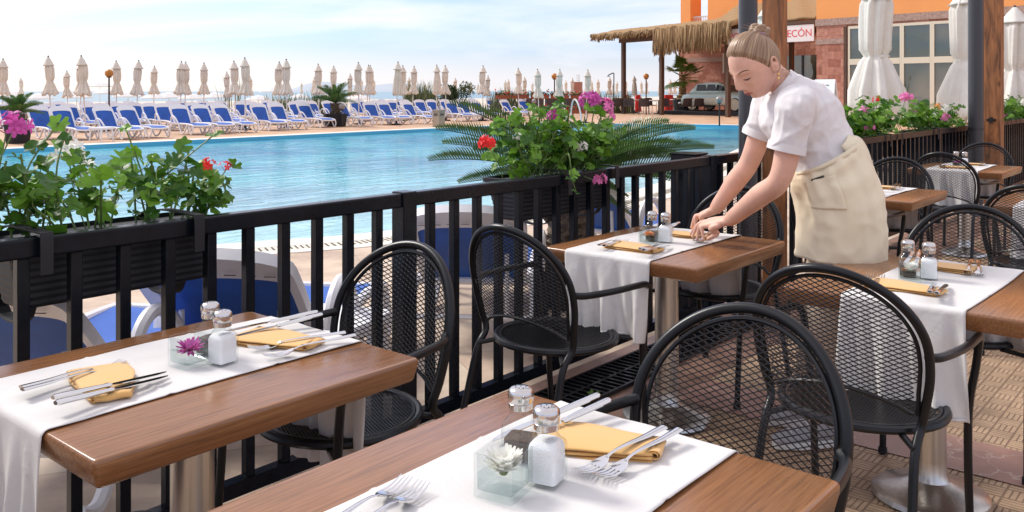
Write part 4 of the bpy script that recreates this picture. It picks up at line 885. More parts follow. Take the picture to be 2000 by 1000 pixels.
fr2=[(a,20+15*math.sin(i*1.7),1.5,45,34,.26) for i,a in enumerate(range(0,360,20))]
pA=onv(1925,215,5.2); cycad('sago_palm','large bright green cycad behind the far timber post at the right',(pA.x,pA.y,.004),.75,.16,fr2,33,'frond_light')
# ================================================================ SUN LOUNGERS
def make_lounger(ang_=56,hz=.33):
    t=thing('sun_lounger','','sun lounger')
    # local x: head (0) -> foot (1.9); y +-.34
    ba=rad(ang_); hx=.66; bl=.74
    def bp(s,y,off=0): return Vector((hx-math.cos(ba)*s-math.sin(ba)*off*1,y,hz+math.sin(ba)*s-math.cos(ba)*off+ .0)) 
    for s in (1,-1):
        y=.31*s
        m=MB(); m.tube(smooth_path([(hx-.02,y,.33),(1.0,y,.335),(1.4,y,.335),(1.75,y,.315),(1.90,y,.28)],3),.028,8,flat=1.0); m.build('side_rail',M['lounger'],t)
        # sweeping arm + V leg
        m=MB(); P=[(.52,.355*s,.40),(.56,.365*s,.52),(.66,.37*s,.575),(.80,.37*s,.54),(.98,.36*s,.38),(1.10,.35*s,.20),(1.20,.345*s,.055),(1.30,.345*s,.03),(1.42,.345*s,.10),(1.54,.34*s,.26),(1.62,.33*s,.32)]
        m.tube(smooth_path(P,4),.027,8,flat=.9); m.build('arm',M['lounger'],t)
        m=MB(); m.tube(smooth_path([(.60,.33*s,.34),(.48,.345*s,.22),(.34,.35*s,.05),(.26,.35*s,.025),(.18,.35*s,.06)],4),.027,8); m.build('leg',M['lounger'],t)
        m=MB(); m.tube(smooth_path([(1.66,.32*s,.31),(1.72,.335*s,.16),(1.80,.34*s,.03),(1.86,.34*s,.03),(1.92,.33*s,.14),(1.90,.315*s,.27)],4),.022,8); m.build('foot_leg',M['lounger'],t)
    m=MB(); m.tube(smooth_path([(1.90,-.31,.28),(1.925,0,.265),(1.90,.31,.28)],4),.026,8); m.build('foot_rail',M['lounger'],t); m=MB(); m.tube([(.62,-.33,.31),(.62,.33,.31)],.022,8); m.build('cross_rail',M['lounger'],t)
    # backrest frame : rounded loop with a broad head panel
    W=.315
    outer=[]
    for a in range(0,19):
        q=PI*a/18; outer.append((.60+.16*math.sin(q)**.6 if 0<a<18 else .60,W*math.cos(q)*(1 if abs(math.cos(q))<.8 else 1)))
    outer=[(0,W*.93),(.2,W*.97),(.45,W)]+[( .60+.14*math.sin(PI*a/16)**.75,W*(math.cos(PI*a/16) if True else 0)*1.0) for a in range(0,17)]+[(.45,-W),(.2,-W*.97),(0,-W*.93)]
    inner=[(0,W*.80),(.2,W*.83),(.42,W*.85)]+[(.49+.08*math.sin(PI*a/16)**.5,W*.85*math.cos(PI*a/16)) for a in range(0,17)]+[(.42,-W*.85),(.2,-W*.83),(0,-W*.80)]
    n=len(outer); V=[bp(s,y,-.018) for s,y in outer]+[bp(s,y,-.018) for s,y in inner]+[bp(s,y,.030) for s,y in outer]+[bp(s,y,.012) for s,y in inner]
    F=[]
    for i in range(n-1): F+=[(i,i+1,n+i+1,n+i),(2*n+i,3*n+i,3*n+i+1,2*n+i+1),(i,2*n+i,2*n+i+1,i+1),(n+i,n+i+1,3*n+i+1,3*n+i)]
    F+=[(0,n,3*n,2*n),(n-1,3*n-1,4*n-1,2*n-1)]
    m=MB(); m.add(V,F); nf=len(m.f)
    for k in range(-3,4):
        y=k*.075; c=bp(.61+.02*(1-abs(k)/4),y,.0305); m.tube([c+Vector((0,-.022,0)),c+Vector((0,.022,0))],.006,4,flat=.3)
    o=m.build('back_frame',M['lounger'],t,True,50); o.data.materials.append(M['drain_hole'])
    for p_ in list(o.data.polygons)[nf:]: p_.material_index=1
    m=MB(); m.add([bp(s,y,.002) for s,y in inner],[tuple(range(len(inner)))]); m.build('back_sling',M['sling'],t,False)
    m=MB(); m.grid(lambda u,v:(hx+.03+1.2*u,-.285+.57*v,.338-.02*math.sin(PI*v)-(.05*max(0,u-.85)/.15)),12,8); m.build('seat_sling',M['sling'],t,True,0)
    m=MB(); m.tube([bp(.35,0.2,.03),(.40,.2,.16)],.012,6); m.tube([bp(.35,-.2,.03),(.40,-.2,.16)],.012,6); m.tube([(.40,-.33,.16),(.40,.33,.16)],.016,6); m.build('prop_bar',M['lounger'],t)
    return t
LG=[make_lounger(42,.30),make_lounger(56,.33)]
Lused=[False,False]
def lounger(x,y,rz,label,group):
    j=0 if 'behind the railing' in group else 1; o=LG[j] if not Lused[j] else dup(LG[j]); Lused[j]=True; o.location=(x,y,.014); o.rotation_euler=(0,0,rz); o['label']=label; o['group']=group
def lounger_top(px_,py_,z,ang,label):
    p=at(px_,py_,z); d=Vector((math.cos(ang),math.sin(ang),0)); o=p-d*.10; lounger(o.x,o.y,ang,label,'sun loungers right behind the railing')
lounger_top(395,508,.78,rad(37),'sun lounger seen from behind through the railing, under the left flower box')
lounger_top(905,424,.76,rad(36),'blue and white sun lounger seen from behind, right of the nearest mesh chair')
lounger_top(-95,600,.74,rad(38),'white sun lounger cut by the left picture edge, behind the railing')
lounger(5.0,3.75,rad(6),'sun lounger glimpsed between railing bars left of the thick corner post','sun loungers right behind the railing')
row1=[(84,275),(135,276),(224,275),(274,272),(361,266),(407,264),(450,262),(512,258),(551,256),(607,252),(682,249),(729,247),(759,246),(809,245),(884,240),(909,239),(936,238),(995,234),(1022,230)]
for i,(x,y) in enumerate(row1):
    p=at(x+22,y-3); a=rad(-84-i*.9+((i*37)%7-3)*2.3); d=Vector((math.cos(a),math.sin(a),0)); o=p-d*1.5
    lounger(o.x,o.y,a,f'blue and white sun lounger by the pool edge, {ORD[i]} from the left','sun loungers in the front row across the pool')
row2=[(12,256),(60,257),(99,255),(140,257),(178,256),(200,254),(232,252),(262,250),(292,252),(318,255),(345,248),(381,247),(420,246),(430,252),(470,243),(492,244),(535,243),(575,242),(590,240),(612,240),(642,238),(695,236),(735,236),(765,234),(790,232),(818,232),(840,231),(866,230),(900,228)]
row3=[(25,243),(70,244),(112,243),(165,241),(222,240),(255,240),(338,238),(355,237),(397,236),(430,236),(477,235),(520,234),(585,233),(647,232),(705,231),(748,230),(783,229),(822,228),(845,227),(890,226),(920,225),(955,224),(980,224)]
for n_,(row,rn) in enumerate(((row2,'second'),(row3,'third'))):
    for i,(x,y) in enumerate(row):
        p=at(x+12,y-1.0); a=rad(-86-i*.5+((i*53+n_*3)%9-4)*2); d=Vector((math.cos(a),math.sin(a),0)); o=p-d*.9
        lounger(o.x,o.y,a,f'blue and white sun lounger, {ORD[i]} from the left in the {rn} row',f'sun loungers in the {rn} row across the pool')

# ================================================================ PARASOLS
def make_parasol(seed,tie=True,H=2.6,mt='canvas',pole='pole_white',wd=.82,zr=.475,tr_=.66):
    r=random.Random(seed); t=thing('closed_parasol','','parasol')
    m=MB(); m.lathe([(.022,0),(.022,H-.06)],8); m.build('pole',M[pole],t)
    m=MB(); m.lathe([(.22,0),(.22,.05),(.05,.07),(.035,.18)],12); m.build('base',M['dark_plastic'],t)
    ph=r.uniform(0,6)
    z0=H*zr+r.uniform(-.04,.04)
    tz=H*(tr_ if tie else .5)
    body=[(.03,H-.05),(.13,H-.30),(.165,H-.42),(.165,H-.55),(.15,tz+.12),(.105,tz),(.15,tz-.10),(.15+.07*min(1.6,(tz-z0)/.5),(tz-.1)*.45+z0*.55),(.275,z0+.02),(.25,z0),(.03,z0+.12)] if tie else [(.03,H-.05),(.10,H-.30),(.14,H-.5),(.18,H-.8),(.21,z0+.05),(.19,z0),(.03,z0+.1)]
    lean=(r.uniform(-.05,.05),r.uniform(-.05,.05))
    m=MB(); n=84; V=[];mm=len(body)
    # subdivide profile
    prof=[]
    for i in range(mm-1):
        for k in range(3): q=k/3; prof.append((body[i][0]*(1-q)+body[i+1][0]*q,body[i][1]*(1-q)+body[i+1][1]*q))
    prof.append(body[-1])
    def fn(a,i,z):
        q=(H-z)/(H-z0); return 1+ (.10+.10*q)*math.sin(8*a+ph+1.5*q)+.06*math.sin(13*a+ph*2+4*q)+.04*math.sin(5*a-3*q)+.035*math.sin(23*a+6*q+ph)*(.4+q)
    for rad0,z in prof:
        for k in range(n):
            a=2*PI*k/n; rr_=rad0*wd*fn(a,0,z); q=(H-z)/(H-z0); zz=z+(.03*math.sin(8*a+ph)+.03*math.sin(3*a+ph) if q>.9 else 0); V.append((rr_*math.cos(a)+lean[0]*math.sin(PI*q)*.6,rr_*math.sin(a)+lean[1]*math.sin(PI*q)*.6,zz))
    F=[(i*n+k,i*n+(k+1)%n,(i+1)*n+(k+1)%n,(i+1)*n+k) for i in range(len(prof)-1) for k in range(n)]
    m.add(V,F); m.build('canopy',M[mt],t,True,0)
    m=MB(); m.lathe([(.02,H-.03),(.09,H-.15),(.155,H-.30),(.185,H-.345),(.15,H-.33),(.10,H-.28)],32,fn=lambda a,i,z:1+.10*math.sin(8*a)*(i/5),cap=False); m.build('vent_cap',M[mt],t,True,0)
    m=MB(); m.lathe([(.025,H-.05),(.03,H-.02),(.02,H),(.002,H+.01)],8); m.build('finial',M['black_cap'],t)
    if tie: m=MB(); m.lathe([(.118*wd,tz-.02),(.122*wd,tz),(.118*wd,tz+.02)],20,cap=False); m.build('tie',M[mt],t)
    return t
PAR=[make_parasol(1),make_parasol(2),make_parasol(3,False),make_parasol(5)]
pu=set()
def parasol(k,x,y,H,label,group,rz=0,base=2.6):
    s=PAR[k]; o=s if k not in pu else dup(s); pu.add(k); o.location=(x,y,0.0); sc=H/base; o.scale=(sc,sc,sc); o.rotation_euler=(rad(((x*7.3)%5)-2.5),rad(((y*5.1)%5)-2.5),rz); tag(o,label,None,group); return o
ul=[(5,116),(100,111),(133,139),(157,121),(168,110),(228,120),(266,119),(300,130),(352,121),(361,122),(398,124),(448,141),(461,120),(479,114),(489,150),(544,122),(561,117),(623,126),(650,130),(684,145),(701,123),(716,128),(721,129),(774,122),(787,129),(805,130),(853,128),(871,129),(943,129),(950,148),(1013,134),(1053,136),(1090,136),(1144,137)]
for i,(x,ty) in enumerate(ul):
    Hh=2.62 if ty<135 else 2.35
    d=FPX*(Hh-CH)/(HY-ty)*.97; p=atd(x,HY,d); parasol(2 if x in (774,853) else [0,1,3][(i*7+i//3)%3],p.x,p.y,Hh,f'closed cream canvas parasol among the loungers, {ORD[i]} from the left','closed parasols among the loungers',i*1.3)
far=[(42,152),(590,162),(612,150),(707,154),(731,153),(797,151),(831,163),(891,152),(918,160),(932,163),(985,157),(993,155),(1023,150),(1040,161),(1097,162),(1107,157),(1116,152),(1156,158),(1168,155),(1189,151),(1196,163),(1204,159),(1223,155),(1240,148),(1254,159),(1263,158),(1290,152),(1310,155),(1318,157)]
for i,(x,ty) in enumerate(far):
    d=FPX*(2.4-CH)/(HY-ty); d=min(d,118); p=atd(x,HY,d); parasol([0,3,2][i%3],p.x,p.y,2.4,f'small distant closed beach parasol, {ORD[i]} from the left of the far ones','distant closed beach parasols',i)
# big white parasols at the right
def big(px_,d,H,k,label,sc=1.0):
    p=atd(px_,HY,d); t=make_parasol(k,True,H,'canvas_white','pole_white',1.0,.31,.60); t.location=(p.x,p.y,0); t['label']=label; t['group']='large closed white parasols by the building'
    for c in list(COL.objects):
        if c.parent is t and c.name.startswith(('canopy','tie','vent_cap')): c.scale=(sc,sc,1)
big(1715,15.5,3.35,41,'large closed white parasol directly right of the waitress, in front of the windows',1.55)
big(1886,15.0,3.20,42,'large closed white parasol partly behind the far round grey post',1.45)
big(1982,16.5,3.0,43,'large closed white parasol at the right picture edge',1.5)
big(1503,17.5,3.2,44,'large closed white parasol mostly hidden behind the waitress’s head and timber post',1.4)
# open white beach canopies, washed out by the light
def beach(px_,py_,w_px,d,label):
    p=atd(px_,py_,d); R=w_px/2*d/FPX; t=thing('beach_umbrella',label,'umbrella',(p.x,p.y,0),0,'open white beach umbrellas'); H=p.z
    m=MB(); n=8; V=[(0,0,H)]; 
    for q,zz in ((.5,.86),(1,.55),(1.0,.47)):
        for k in range(n): a=2*PI*k/n; V.append((R*q*math.cos(a),R*q*math.sin(a),H-R*(1-zz)*.75))
    F=[(0,1+k,1+(k+1)%n) for k in range(n)]+[(1+r_*n+k,1+(r_+1)*n+k,1+(r_+1)*n+(k+1)%n,1+r_*n+(k+1)%n) for r_ in range(2) for k in range(n)]
    m.add(V,F); solid(m.build('canopy',M['beach_umb'],t,False),.02,0); m=MB(); m.lathe([(.03,-.8),(.03,H)],8); m.build('pole',M['pole_white'],t)
bl=[(20,176,70,70),(75,182,60,66),(150,180,60,72),(195,160,50,80),(212,172,60,74),(300,183,50,70),(330,180,60,75),(250,178,60,72),(375,183,55,72),(420,180,60,76),(532,170,50,85),(650,180,45,84),(505,186,50,70),(585,184,40,75),(700,184,50,80)]
bl.sort()
for i,(x,y,wp,d) in enumerate(bl): beach(x,y,wp,d,f'open white beach umbrella, {ORD[i]} from the left on the beach behind the loungers')

# ================================================================ LAMPS, POTS, SMALL THINGS
def lamp(px_,py_,d,R_px,mt,label,h0=0):
    p=atd(px_,py_,d); R=R_px*d/FPX; t=thing('globe_lamp',label,'lamp',(p.x,p.y,0),0,'globe lamps round the pool'); z=p.z
    m=MB(); m.lathe([(max(.02,R*.22),0),(max(.02,R*.2),z-R*.95)],10); m.build('lamp_post',M['rust'] if mt=='amber' else M['black_cap'],t)
    m=MB(); m.lathe([(R*.55,z-R*1.08),(R*.6,z-R*.85)],12); m.build('collar',M['rust'] if mt=='amber' else M['black_cap'],t)
    m=MB(); m.lathe([(R*math.sin(PI*k/12)+.0005,z-R*math.cos(PI*k/12)) for k in range(13)],20,cap=False); m.build('globe',M[mt],t)
lamp(213,143,33,8,'amber','tall lamp with amber globe among the left parasols')
lamp(1083,149,52,6,'amber','lamp with amber globe left of the brick pillar')
lamp(1262,149,52,5.5,'amber','lamp with amber globe under the thatched pergola')
lamp(54,224,27.5,10,'globe_gray','short black lamp with smoky globe beside the leftmost potted palm')
lamp(668,208,34.5,6.5,'globe_gray','short black lamp with smoky globe beside the middle potted palm')
lamp(1043,198,42,4.5,'globe_gray','short lamp with smoky globe beside the last lounger, left of the pool ladder')
lamp(1405,195,35.5,7,'globe_gray','short lamp with clear globe on the deck in front of the vintage car')
fr3=[(a+((a*7)%23-11),14+(a*13)%62,.68,34,30,.17) for a in range(0,360,12)]
p=at(35,280); cycad('potted_palm','small cycad in a black pot at the left end of the lounger row',(p.x,p.y,.004),.36,.13,fr3,51,pot=(.30,.36,.50,True),tz=.44)
p=at(655,247); cycad('potted_palm','small cycad with dark trunk in a black pot, middle of the lounger row',(p.x,p.y,.004),.48,.17,[(a,e+2,1.0*l/.68,dr,n_,.22) for a,e,l,dr,n_,_ in fr3],52,pot=(.40,.48,.50,True),tz=.44)
# bin
p=at(857,249); t=thing('litter_bin','square grey-wood litter bin on the deck in front of the loungers','bin',(p.x,p.y,.004)); m=MB(); m.box(-.17,.17,-.17,.17,0,.62); m.build('body',M['wood_bin'],t,False); m=MB(); m.box(-.19,.19,-.19,.19,.62,.68); m.build('lid',M['wood_bin'],t,False); m=MB(); m.box(-.10,.10,-.176,-.171,.45,.54).box(-.176,-.171,-.1,.1,.45,.54); m.build('opening',M['drain_hole'],t,False)
# small white side tables
for i,(x,y,l) in enumerate(((198,277,'left of the third front lounger'),(600,620,'behind the railing between two near loungers'))):
    p=at(x,y) if i==0 else at(628,640,.36); t=thing('side_table','small square white plastic table '+l,'side table',(p.x,p.y,.004),rad(20),'white plastic side tables')
    m=MB(); m.loft([[(a,b,z) for a,b in rounded_rect(-.24+q,.24-q,-.24+q,.24-q,.05,4)] for z,q in ((.34,.01),(.35,0),(.385,0),(.40,.008),(.40,.03),(.396,.04))]); m.build('table_top',M['lounger'],t,True,40)
    for sx in (-1,1):
        for sy in (-1,1): m=MB(); m.tube([(.19*sx,.19*sy,.345),(.21*sx,.21*sy,0)],[.028,.018],8); m.build('leg',M['lounger'],t)
# pool ladder
p=at(1110,243); t=thing('pool_ladder','curved white pool ladder rails at the far edge','pool ladder',(p.x,p.y,0),rad(-30))
for s in (-1,1):
    m=MB(); m.tube(smooth_path([(.34*s,.55,.0),(.34*s,.5,.45),(.34*s,.35,.92),(.34*s,.05,1.05),(.34*s,-.3,.8),(.34*s,-.55,.3),(.34*s,-.62,-.4)],5),.035,10); m.build('rail',M['pole_white'],t)
m=MB(); m.box(-.34,.34,-.70,-.58,-.25,-.21); m.build('step',M['pole_white'],t,False)
# flower boxes on stands, lower boxes, wicker screens
def boxrow(xs,y_top,d0,h_px,label,legs,grp,names):
    for i,(a,b) in enumerate(xs):
        d=d0+i*.4; p=atd(a,y_top,d); q=atd(b,y_top,d); c=(p+q)/2; L=(q-p).length; hh=h_px*d/FPX; z=p.z
        t=thing('flower_box',label+names[i],'flower box',(c.x,c.y,0),math.atan2((q-p).y,(q-p).x),grp)
        m=MB(); m.loft([[(x_,y_,z_) for x_,y_ in ((-L/2+e,-.16+e),(L/2-e,-.16+e),(L/2-e,.16-e),(-L/2+e,.16-e))] for z_,e in ((z-hh,.03),(z-.02,.0),(z,.0),(z,.03),(z-.05,.03))]); m.build('box',M['terracotta'],t,False)
        if legs:
            for sx in (-1,1): m=MB(); m.box(sx*(L/2-.15)-.03,sx*(L/2-.15)+.03,-.12,-.06,0,z-hh).box(sx*(L/2-.15)-.03,sx*(L/2-.15)+.03,.06,.12,0,z-hh); m.build('leg',M['metal_dark'],t,False)
        r=random.Random(i+int(a)); m=MB(); rm=MB()
        for k in range(240):
            c_=Vector((r.uniform(-L/2,L/2),r.uniform(-.2,.2),z+abs(r.gauss(0,.10)))); n_=Vector((r.gauss(0,1),r.gauss(0,1),1)).normalized(); u=n_.cross(Vector((1,.2,.1))).normalized(); v=n_.cross(u); s=r.uniform(.03,.06)
            (rm if k%6==0 else m).add([c_-u*s,c_-v*s,c_+u*s,c_+v*s],[(0,1,2,3)])
        m.build('foliage',M['bush'],t,False); rm.build('blooms',M['petal_red'],t,False)
boxrow([(967,997),(998,1034),(1036,1073),(1075,1112),(1114,1148)],186,50,7,'terracotta flower box with red blooms on a tall stand, ',True,'terracotta flower boxes on stands',['leftmost of the row','second of the row','middle of the row','fourth of the row','rightmost, under the brick pillar'])
boxrow([(1040,1078),(1080,1112),(1114,1150)],214,46,8,'low terracotta flower box on the deck, ',False,'low terracotta flower boxes on the deck',['left of the ladder','behind the ladder','right of the ladder'])
# brick pillar with a rack on top
p=at(1129,203); t=thing('brick_pillar','short brick pillar topped with pale racks, between distant parasols','pillar',(p.x,p.y,0),rad(20)); dd=dep(p); k_=dd/FPX
m=MB(); m.box(-7*k_,7*k_,-7*k_,7*k_,0,CH+(HY-160)*k_); m.build('pillar',M['brick_tower'],t,False)
m=MB()
for j in range(4): m.box(-7*k_,7*k_,-.1,.1,CH+(HY-158+j*3.6)*k_,CH+(HY-156.8+j*3.6)*k_)
for j in (-6,-2,2,6): m.box((j-.5)*k_,(j+.5)*k_,-.11,-.1,CH+(HY-160)*k_,CH+(HY-146)*k_)
m.build('rack',M['pole_white'],t,False)
# beach shower post
p=atd(1199,215,58); t=thing('shower_post','thin metal shower post with bent arm left of the thatched pergola','shower',(p.x,p.y,0),YAW-rad(90)); m=MB(); z=CH+(HY-143)*58/FPX; m.tube([(0,0,-.1),(0,0,z),(-.05,0,z+.02),(-.35,0,z-.12)],.035,8); m.build('pipe',M['metal_dark'],t); m=MB(); m.lathe([(.03,z-.14),(.11,z-.2),(.11,z-.22)],10,(-.36,0,0)); m.build('shower_head',M['metal_dark'],t)

# ================================================================ SHRUBS
def bush(px_,base_y,d,wpx,hpx,label,kind,seed,n=1400):
    p=atd(px_,base_y,d); k=d/FPX; r=random.Random(seed); W=wpx*k/2; H=CH+(HY-base_y)*k; t=thing('shrub' if kind=='bush' else 'reed_clump',label,'shrub',(p.x,p.y,0),YAW-rad(90),'shrubs between the loungers and the beach')
    m=MB()
    if kind=='bush':
        lobes=[(r.uniform(-.7,.7)*W,r.uniform(-.6,.6)*W*.6,H*r.uniform(.35,.8),r.uniform(.25,.5)*min(W,H)) for _ in range(12)]
        for _ in range(n):
            lx,ly,lz,lr=r.choice(lobes); v=Vector((r.gauss(0,1),r.gauss(0,1),r.gauss(0,1))).normalized()*lr*r.uniform(.4,1.08); c=Vector((lx,ly,lz))+v; c.z=max(.02,c.z); a=Vector((r.gauss(0,1),r.gauss(0,1),r.gauss(.4,1))).normalized(); b=a.cross(Vector((.3,.5,.8))).normalized(); s=r.uniform(.05,.13)
            m.add([c-a*s,c+b*s*.28,c+a*s,c-b*s*.28],[(0,1,2,3)])
        m.build('foliage',M['bush'],t,False); m=MB()
        for _ in range(8): x=r.uniform(-.5,.5)*W; m.tube([(x*.4,0,0),(x*.8,r.uniform(-.2,.2),H*.4),(x*1.3,r.uniform(-.3,.3),H*.8)],[.04,.025,.01],5)
        m.build('stems',M['dark_wood'],t)
    else:
        for _ in range(n//3):
            x=r.uniform(-1,1)*W; y=r.uniform(-.5,.5); h=H*r.uniform(.5,1.1); a=r.uniform(0,6.28); l=h*r.uniform(.1,.35); w_=.025
            P=[Vector((x+math.cos(a)*l*q*q,y+math.sin(a)*l*q*q,h*q)) for q in (0,.4,.75,1)]
            u=Vector((-math.sin(a),math.cos(a),0))*w_; m.add([P[0]-u,P[0]+u,P[1]+u,P[1]-u,P[2]+u*.6,P[2]-u*.6,P[3]],[(0,1,2,3),(3,2,4,5),(5,4,6)])
        m.build('blades',M['reed'],t,False)
bush(640,176,47,70,28,'reed clump behind the middle potted palm','reed',61,900)
bush(560,183,46,80,22,'low reed clump left of the middle potted palm','reed',62,700)
bush(820,160,48,60,38,'reed clump left of the big grey-green shrub','reed',63,1300)
bush(895,157,50,75,46,'grey-green tamarisk shrub with a rounded crown, right of the reeds','bush',64,2600)
bush(835,178,50,70,26,'low grey-green shrub under the parasols','bush',65,1500)
bush(450,143,46,30,70,'sparse tall reed clump among the left parasols','reed',66,60)
bush(990,172,52,60,24,'reed clump behind the last loungers','reed',67,700)
bush(1180,178,56,110,18,'low reed line behind the far dining tables','reed',68,1200)

# ================================================================ WICKER FURNITURE UNDER THE PERGOLA
def make_wchair():
    t=thing('wicker_chair','','chair'); m=MB()
    m.grid(lambda u,v:(-.24-.08*v+.05*abs(2*u-1)**2,-.26+.52*u,.44+.42*v-.03*abs(2*u-1)**3*v),10,8); solid(m.build('backrest',M['wicker'],t,True,0),.025,0)
    m=MB(); m.box(-.24,.24,-.24,.24,.42,.46); bevel(m.build('seat',M['wicker'],t,False),.015)
    for s in (-1,1):
        m=MB(); m.tube(smooth_path([(-.30,.27*s,.0),(-.24,.265*s,.44),(-.27,.27*s,.66),(.12,.29*s,.66),(.25,.28*s,.60),(.24,.25*s,.44),(.28,.26*s,0)],3),.014,6); m.build('arm_frame',M['metal_dark'],t)
    return t
def make_wtable():
    t=thing('pergola_table','','table'); m=MB(); m.lathe([(.05,0),(.05,.7)],10); m.build('pedestal',M['metal_dark'],t)
    m=MB(); m.box(-.3,.3,-.04,.04,.004,.05).box(-.04,.04,-.3,-.041,.004,.049).box(-.04,.04,.041,.3,.004,.049); m.build('foot_cross',M['metal_dark'],t,False)
    m=MB(); m.lathe([(.50,.70),(.52,.71),(.52,.735),(.50,.745)],28); m.build('top',M['pink_cloth'],t); return t
WC=make_wchair(); WT=make_wtable()
wx=[(1155,222,-20),(1178,221,160),(1205,222,10),(1228,223,170),(1258,224,-10),(1270,221,200),(1300,224,-170),(1312,220,60),(1338,224,20),(1362,224,10),(1386,223,170),(1130,219,20),(1190,218,90),(1243,218,80),(1322,218,-80)]
for i,(x,y,a) in enumerate(wx):
    p=at(x,y); o=WC if i==0 else dup(WC); o.location=(p.x,p.y,.004); o.scale=(1.13,)*3; o.rotation_euler=(0,0,rad(a)+YAW); tag(o,f'brown wicker chair, {ORD[i] if i<11 else ORD[i-11]+" of the rear ones"} under or beside the thatched pergola',None,'wicker chairs under the pergola')
for i,(x,y,l) in enumerate(((1166,221,'leftmost'),(1237,221,'left of the palm tree'),(1287,223,'with pale top, directly left of the potted palm'),(1363,222,'in front of the vintage car'),(1326,219,'behind the potted palm'))):
    p=at(x,y); o=WT if i==0 else dup(WT); o.location=(p.x,p.y,.004); o.scale=(1.15,)*3; tag(o,'round pergola dining table '+l,None,'round tables under the pergola')
for i,(a,b) in enumerate(((1028,1062),(1064,1098),(1100,1140),(1142,1176))):
    p=at(a,217); q=at(b,217); c=(p+q)/2; L=(q-p).length; t=thing('wicker_sofa',f'dark wicker lounge bench, {ORD[i]} from the left behind the low flower boxes','bench',(c.x,c.y,.004),math.atan2((q-p).y,(q-p).x),'dark wicker benches')
    m=MB(); m.box(-L/2,L/2,-.1,.5,.0,.42); bevel(m.build('seat',M['wicker'],t,False),.03); m=MB(); m.box(-L/2,L/2,-.2,-.101,.0,.92); bevel(m.build('backrest',M['wicker'],t,False),.03)
for x,y,w_,l in ((1246,190,10,'red cloth-covered box left of the amber lamp post'),(1223,190,8,'red banner cloth right of the pergola post'),(1306,192,16,'pink and red cushion pile left of the palm trunk')):
    p=atd(x,y,60); k=60/FPX; t=thing('red_cushion_box',l,'box',(p.x,p.y,0),YAW-rad(90)); m=MB(); m.box(-w_*k/2,w_*k/2,-.2,.2,0,CH+(HY-185)*k); bevel(m.build('cover',M['red_cloth'],t,False),.05)
# fan palm in a dark tub
def fan_palm(px_,by,label):
    p=at(px_,by); d=dep(p); k=d/FPX; t=thing('fan_palm',label,'palm tree',(p.x,p.y,.004),YAW-rad(90)); m=MB(); m.lathe([(17*k,0),(19*k,26*k),(17*k,27*k)],24); m.build('tub',M['dark_plastic'],t)
    r=random.Random(9); m=MB(); H=(by-150)*k; z0=26*k; n=26
    m.lathe([((11 if i<6 else 7 if i<14 else 5.5)*k*(1.1 if i%2 else .9),z0+(H-z0)*i/n) for i in range(n+1)],14,fn=lambda a,i,z:1+.12*math.sin(6*a+i*2)); m.build('trunk',M['thatch'],t)
    m=MB()
    for i in range(17):
        az=2*PI*i/17*2.4; el=rad(r.uniform(-35,75)); L=r.uniform(22,34)*k; dv=Vector((math.cos(az)*math.cos(el),math.sin(az)*math.cos(el),math.sin(el))); s=Vector((0,0,H)); e=s+dv*L; m.tube([s,e],[.03,.015],5)
        side=dv.cross(UP).normalized(); up=side.cross(dv)
        for j in range(-11,12):
            a=rad(j*8.5); dd=(dv*math.cos(a)+side*math.sin(a)+up*.15).normalized(); l=24*k*(1-.25*abs(j)/11)*r.uniform(.85,1.1); ww=dd.cross(up).normalized()*.035; q=e+dd*l*.6; f=e+dd*l-UP*l*.22; m.add([e,q-ww,f,q+ww],[(0,1,2,3)])
    m.build('fronds',M['frond_light'],t,False)
fan_palm(1333,221,'fan palm with thick shaggy trunk in a dark tub, in front of the stone wall')
# ================================================================ THATCHED PERGOLA
A=at(1218,222); B=at(1422,229); dirv=(B-A).normalized(); back=Vector((-dirv.y,dirv.x,0)); back=back if back.dot(FW)>0 else -back
tp=thing('thatched_pergola','thatched pergola with dark posts and a long dry fringe, behind the pool','pergola',(A.x,A.y,0),math.atan2(dirv.y,dirv.x))
L=(B-A).length; bs=1 if Vector((-dirv.y,dirv.x,0)).dot(FW)>0 else -1
def hgt(p,y): return CH+(HY-y)*dep(p)/FPX
zA=hgt(A,79); zB=hgt(B,60)
C3=A.lerp(B,.42)
def post_(x,y,z,mt='dark_wood',w_=.11):
    m=MB(); m.box(x-w_,x+w_,y-w_,y+w_,0,z); m.build('post',M[mt],tp,False)
post_(0,0,zA); post_(L*.40,0,zA+(zB-zA)*.4); post_(L,0,zB)
for x,y,mt in ((L*.32,6*bs,'brown_wood'),(L*.66,5*bs,'dark_wood'),(L*.9,6*bs,'dark_wood')): post_(x,y,zA,mt)
m=MB(); m.box(-.3,L+.2,-.14,.14,zA-.15,zA+.25); m.box(-.3,L+.2,6*bs-.14,6*bs+.14,zA-.15,zA+.2); m.build('beam',M['dark_wood'],tp,False)
r=random.Random(3); m=MB(); ROOF=zA+.30
nx,ny=60,16
def rf(u,v):
    x=-2.3+(L+3.2)*u; y=bs*(-.7+8.2*v); return (x,y,ROOF+(zB-zA)*max(0,(x/L))*1.0+.55*math.sin(PI*min(1,v*.9))+.05*math.sin(13*x)+.05*math.sin(9*y+5*x))
m.grid(rf,nx,ny); o=m.build('roof',M['thatch'],tp,True,0); solid(o,.28,0)
m=MB()
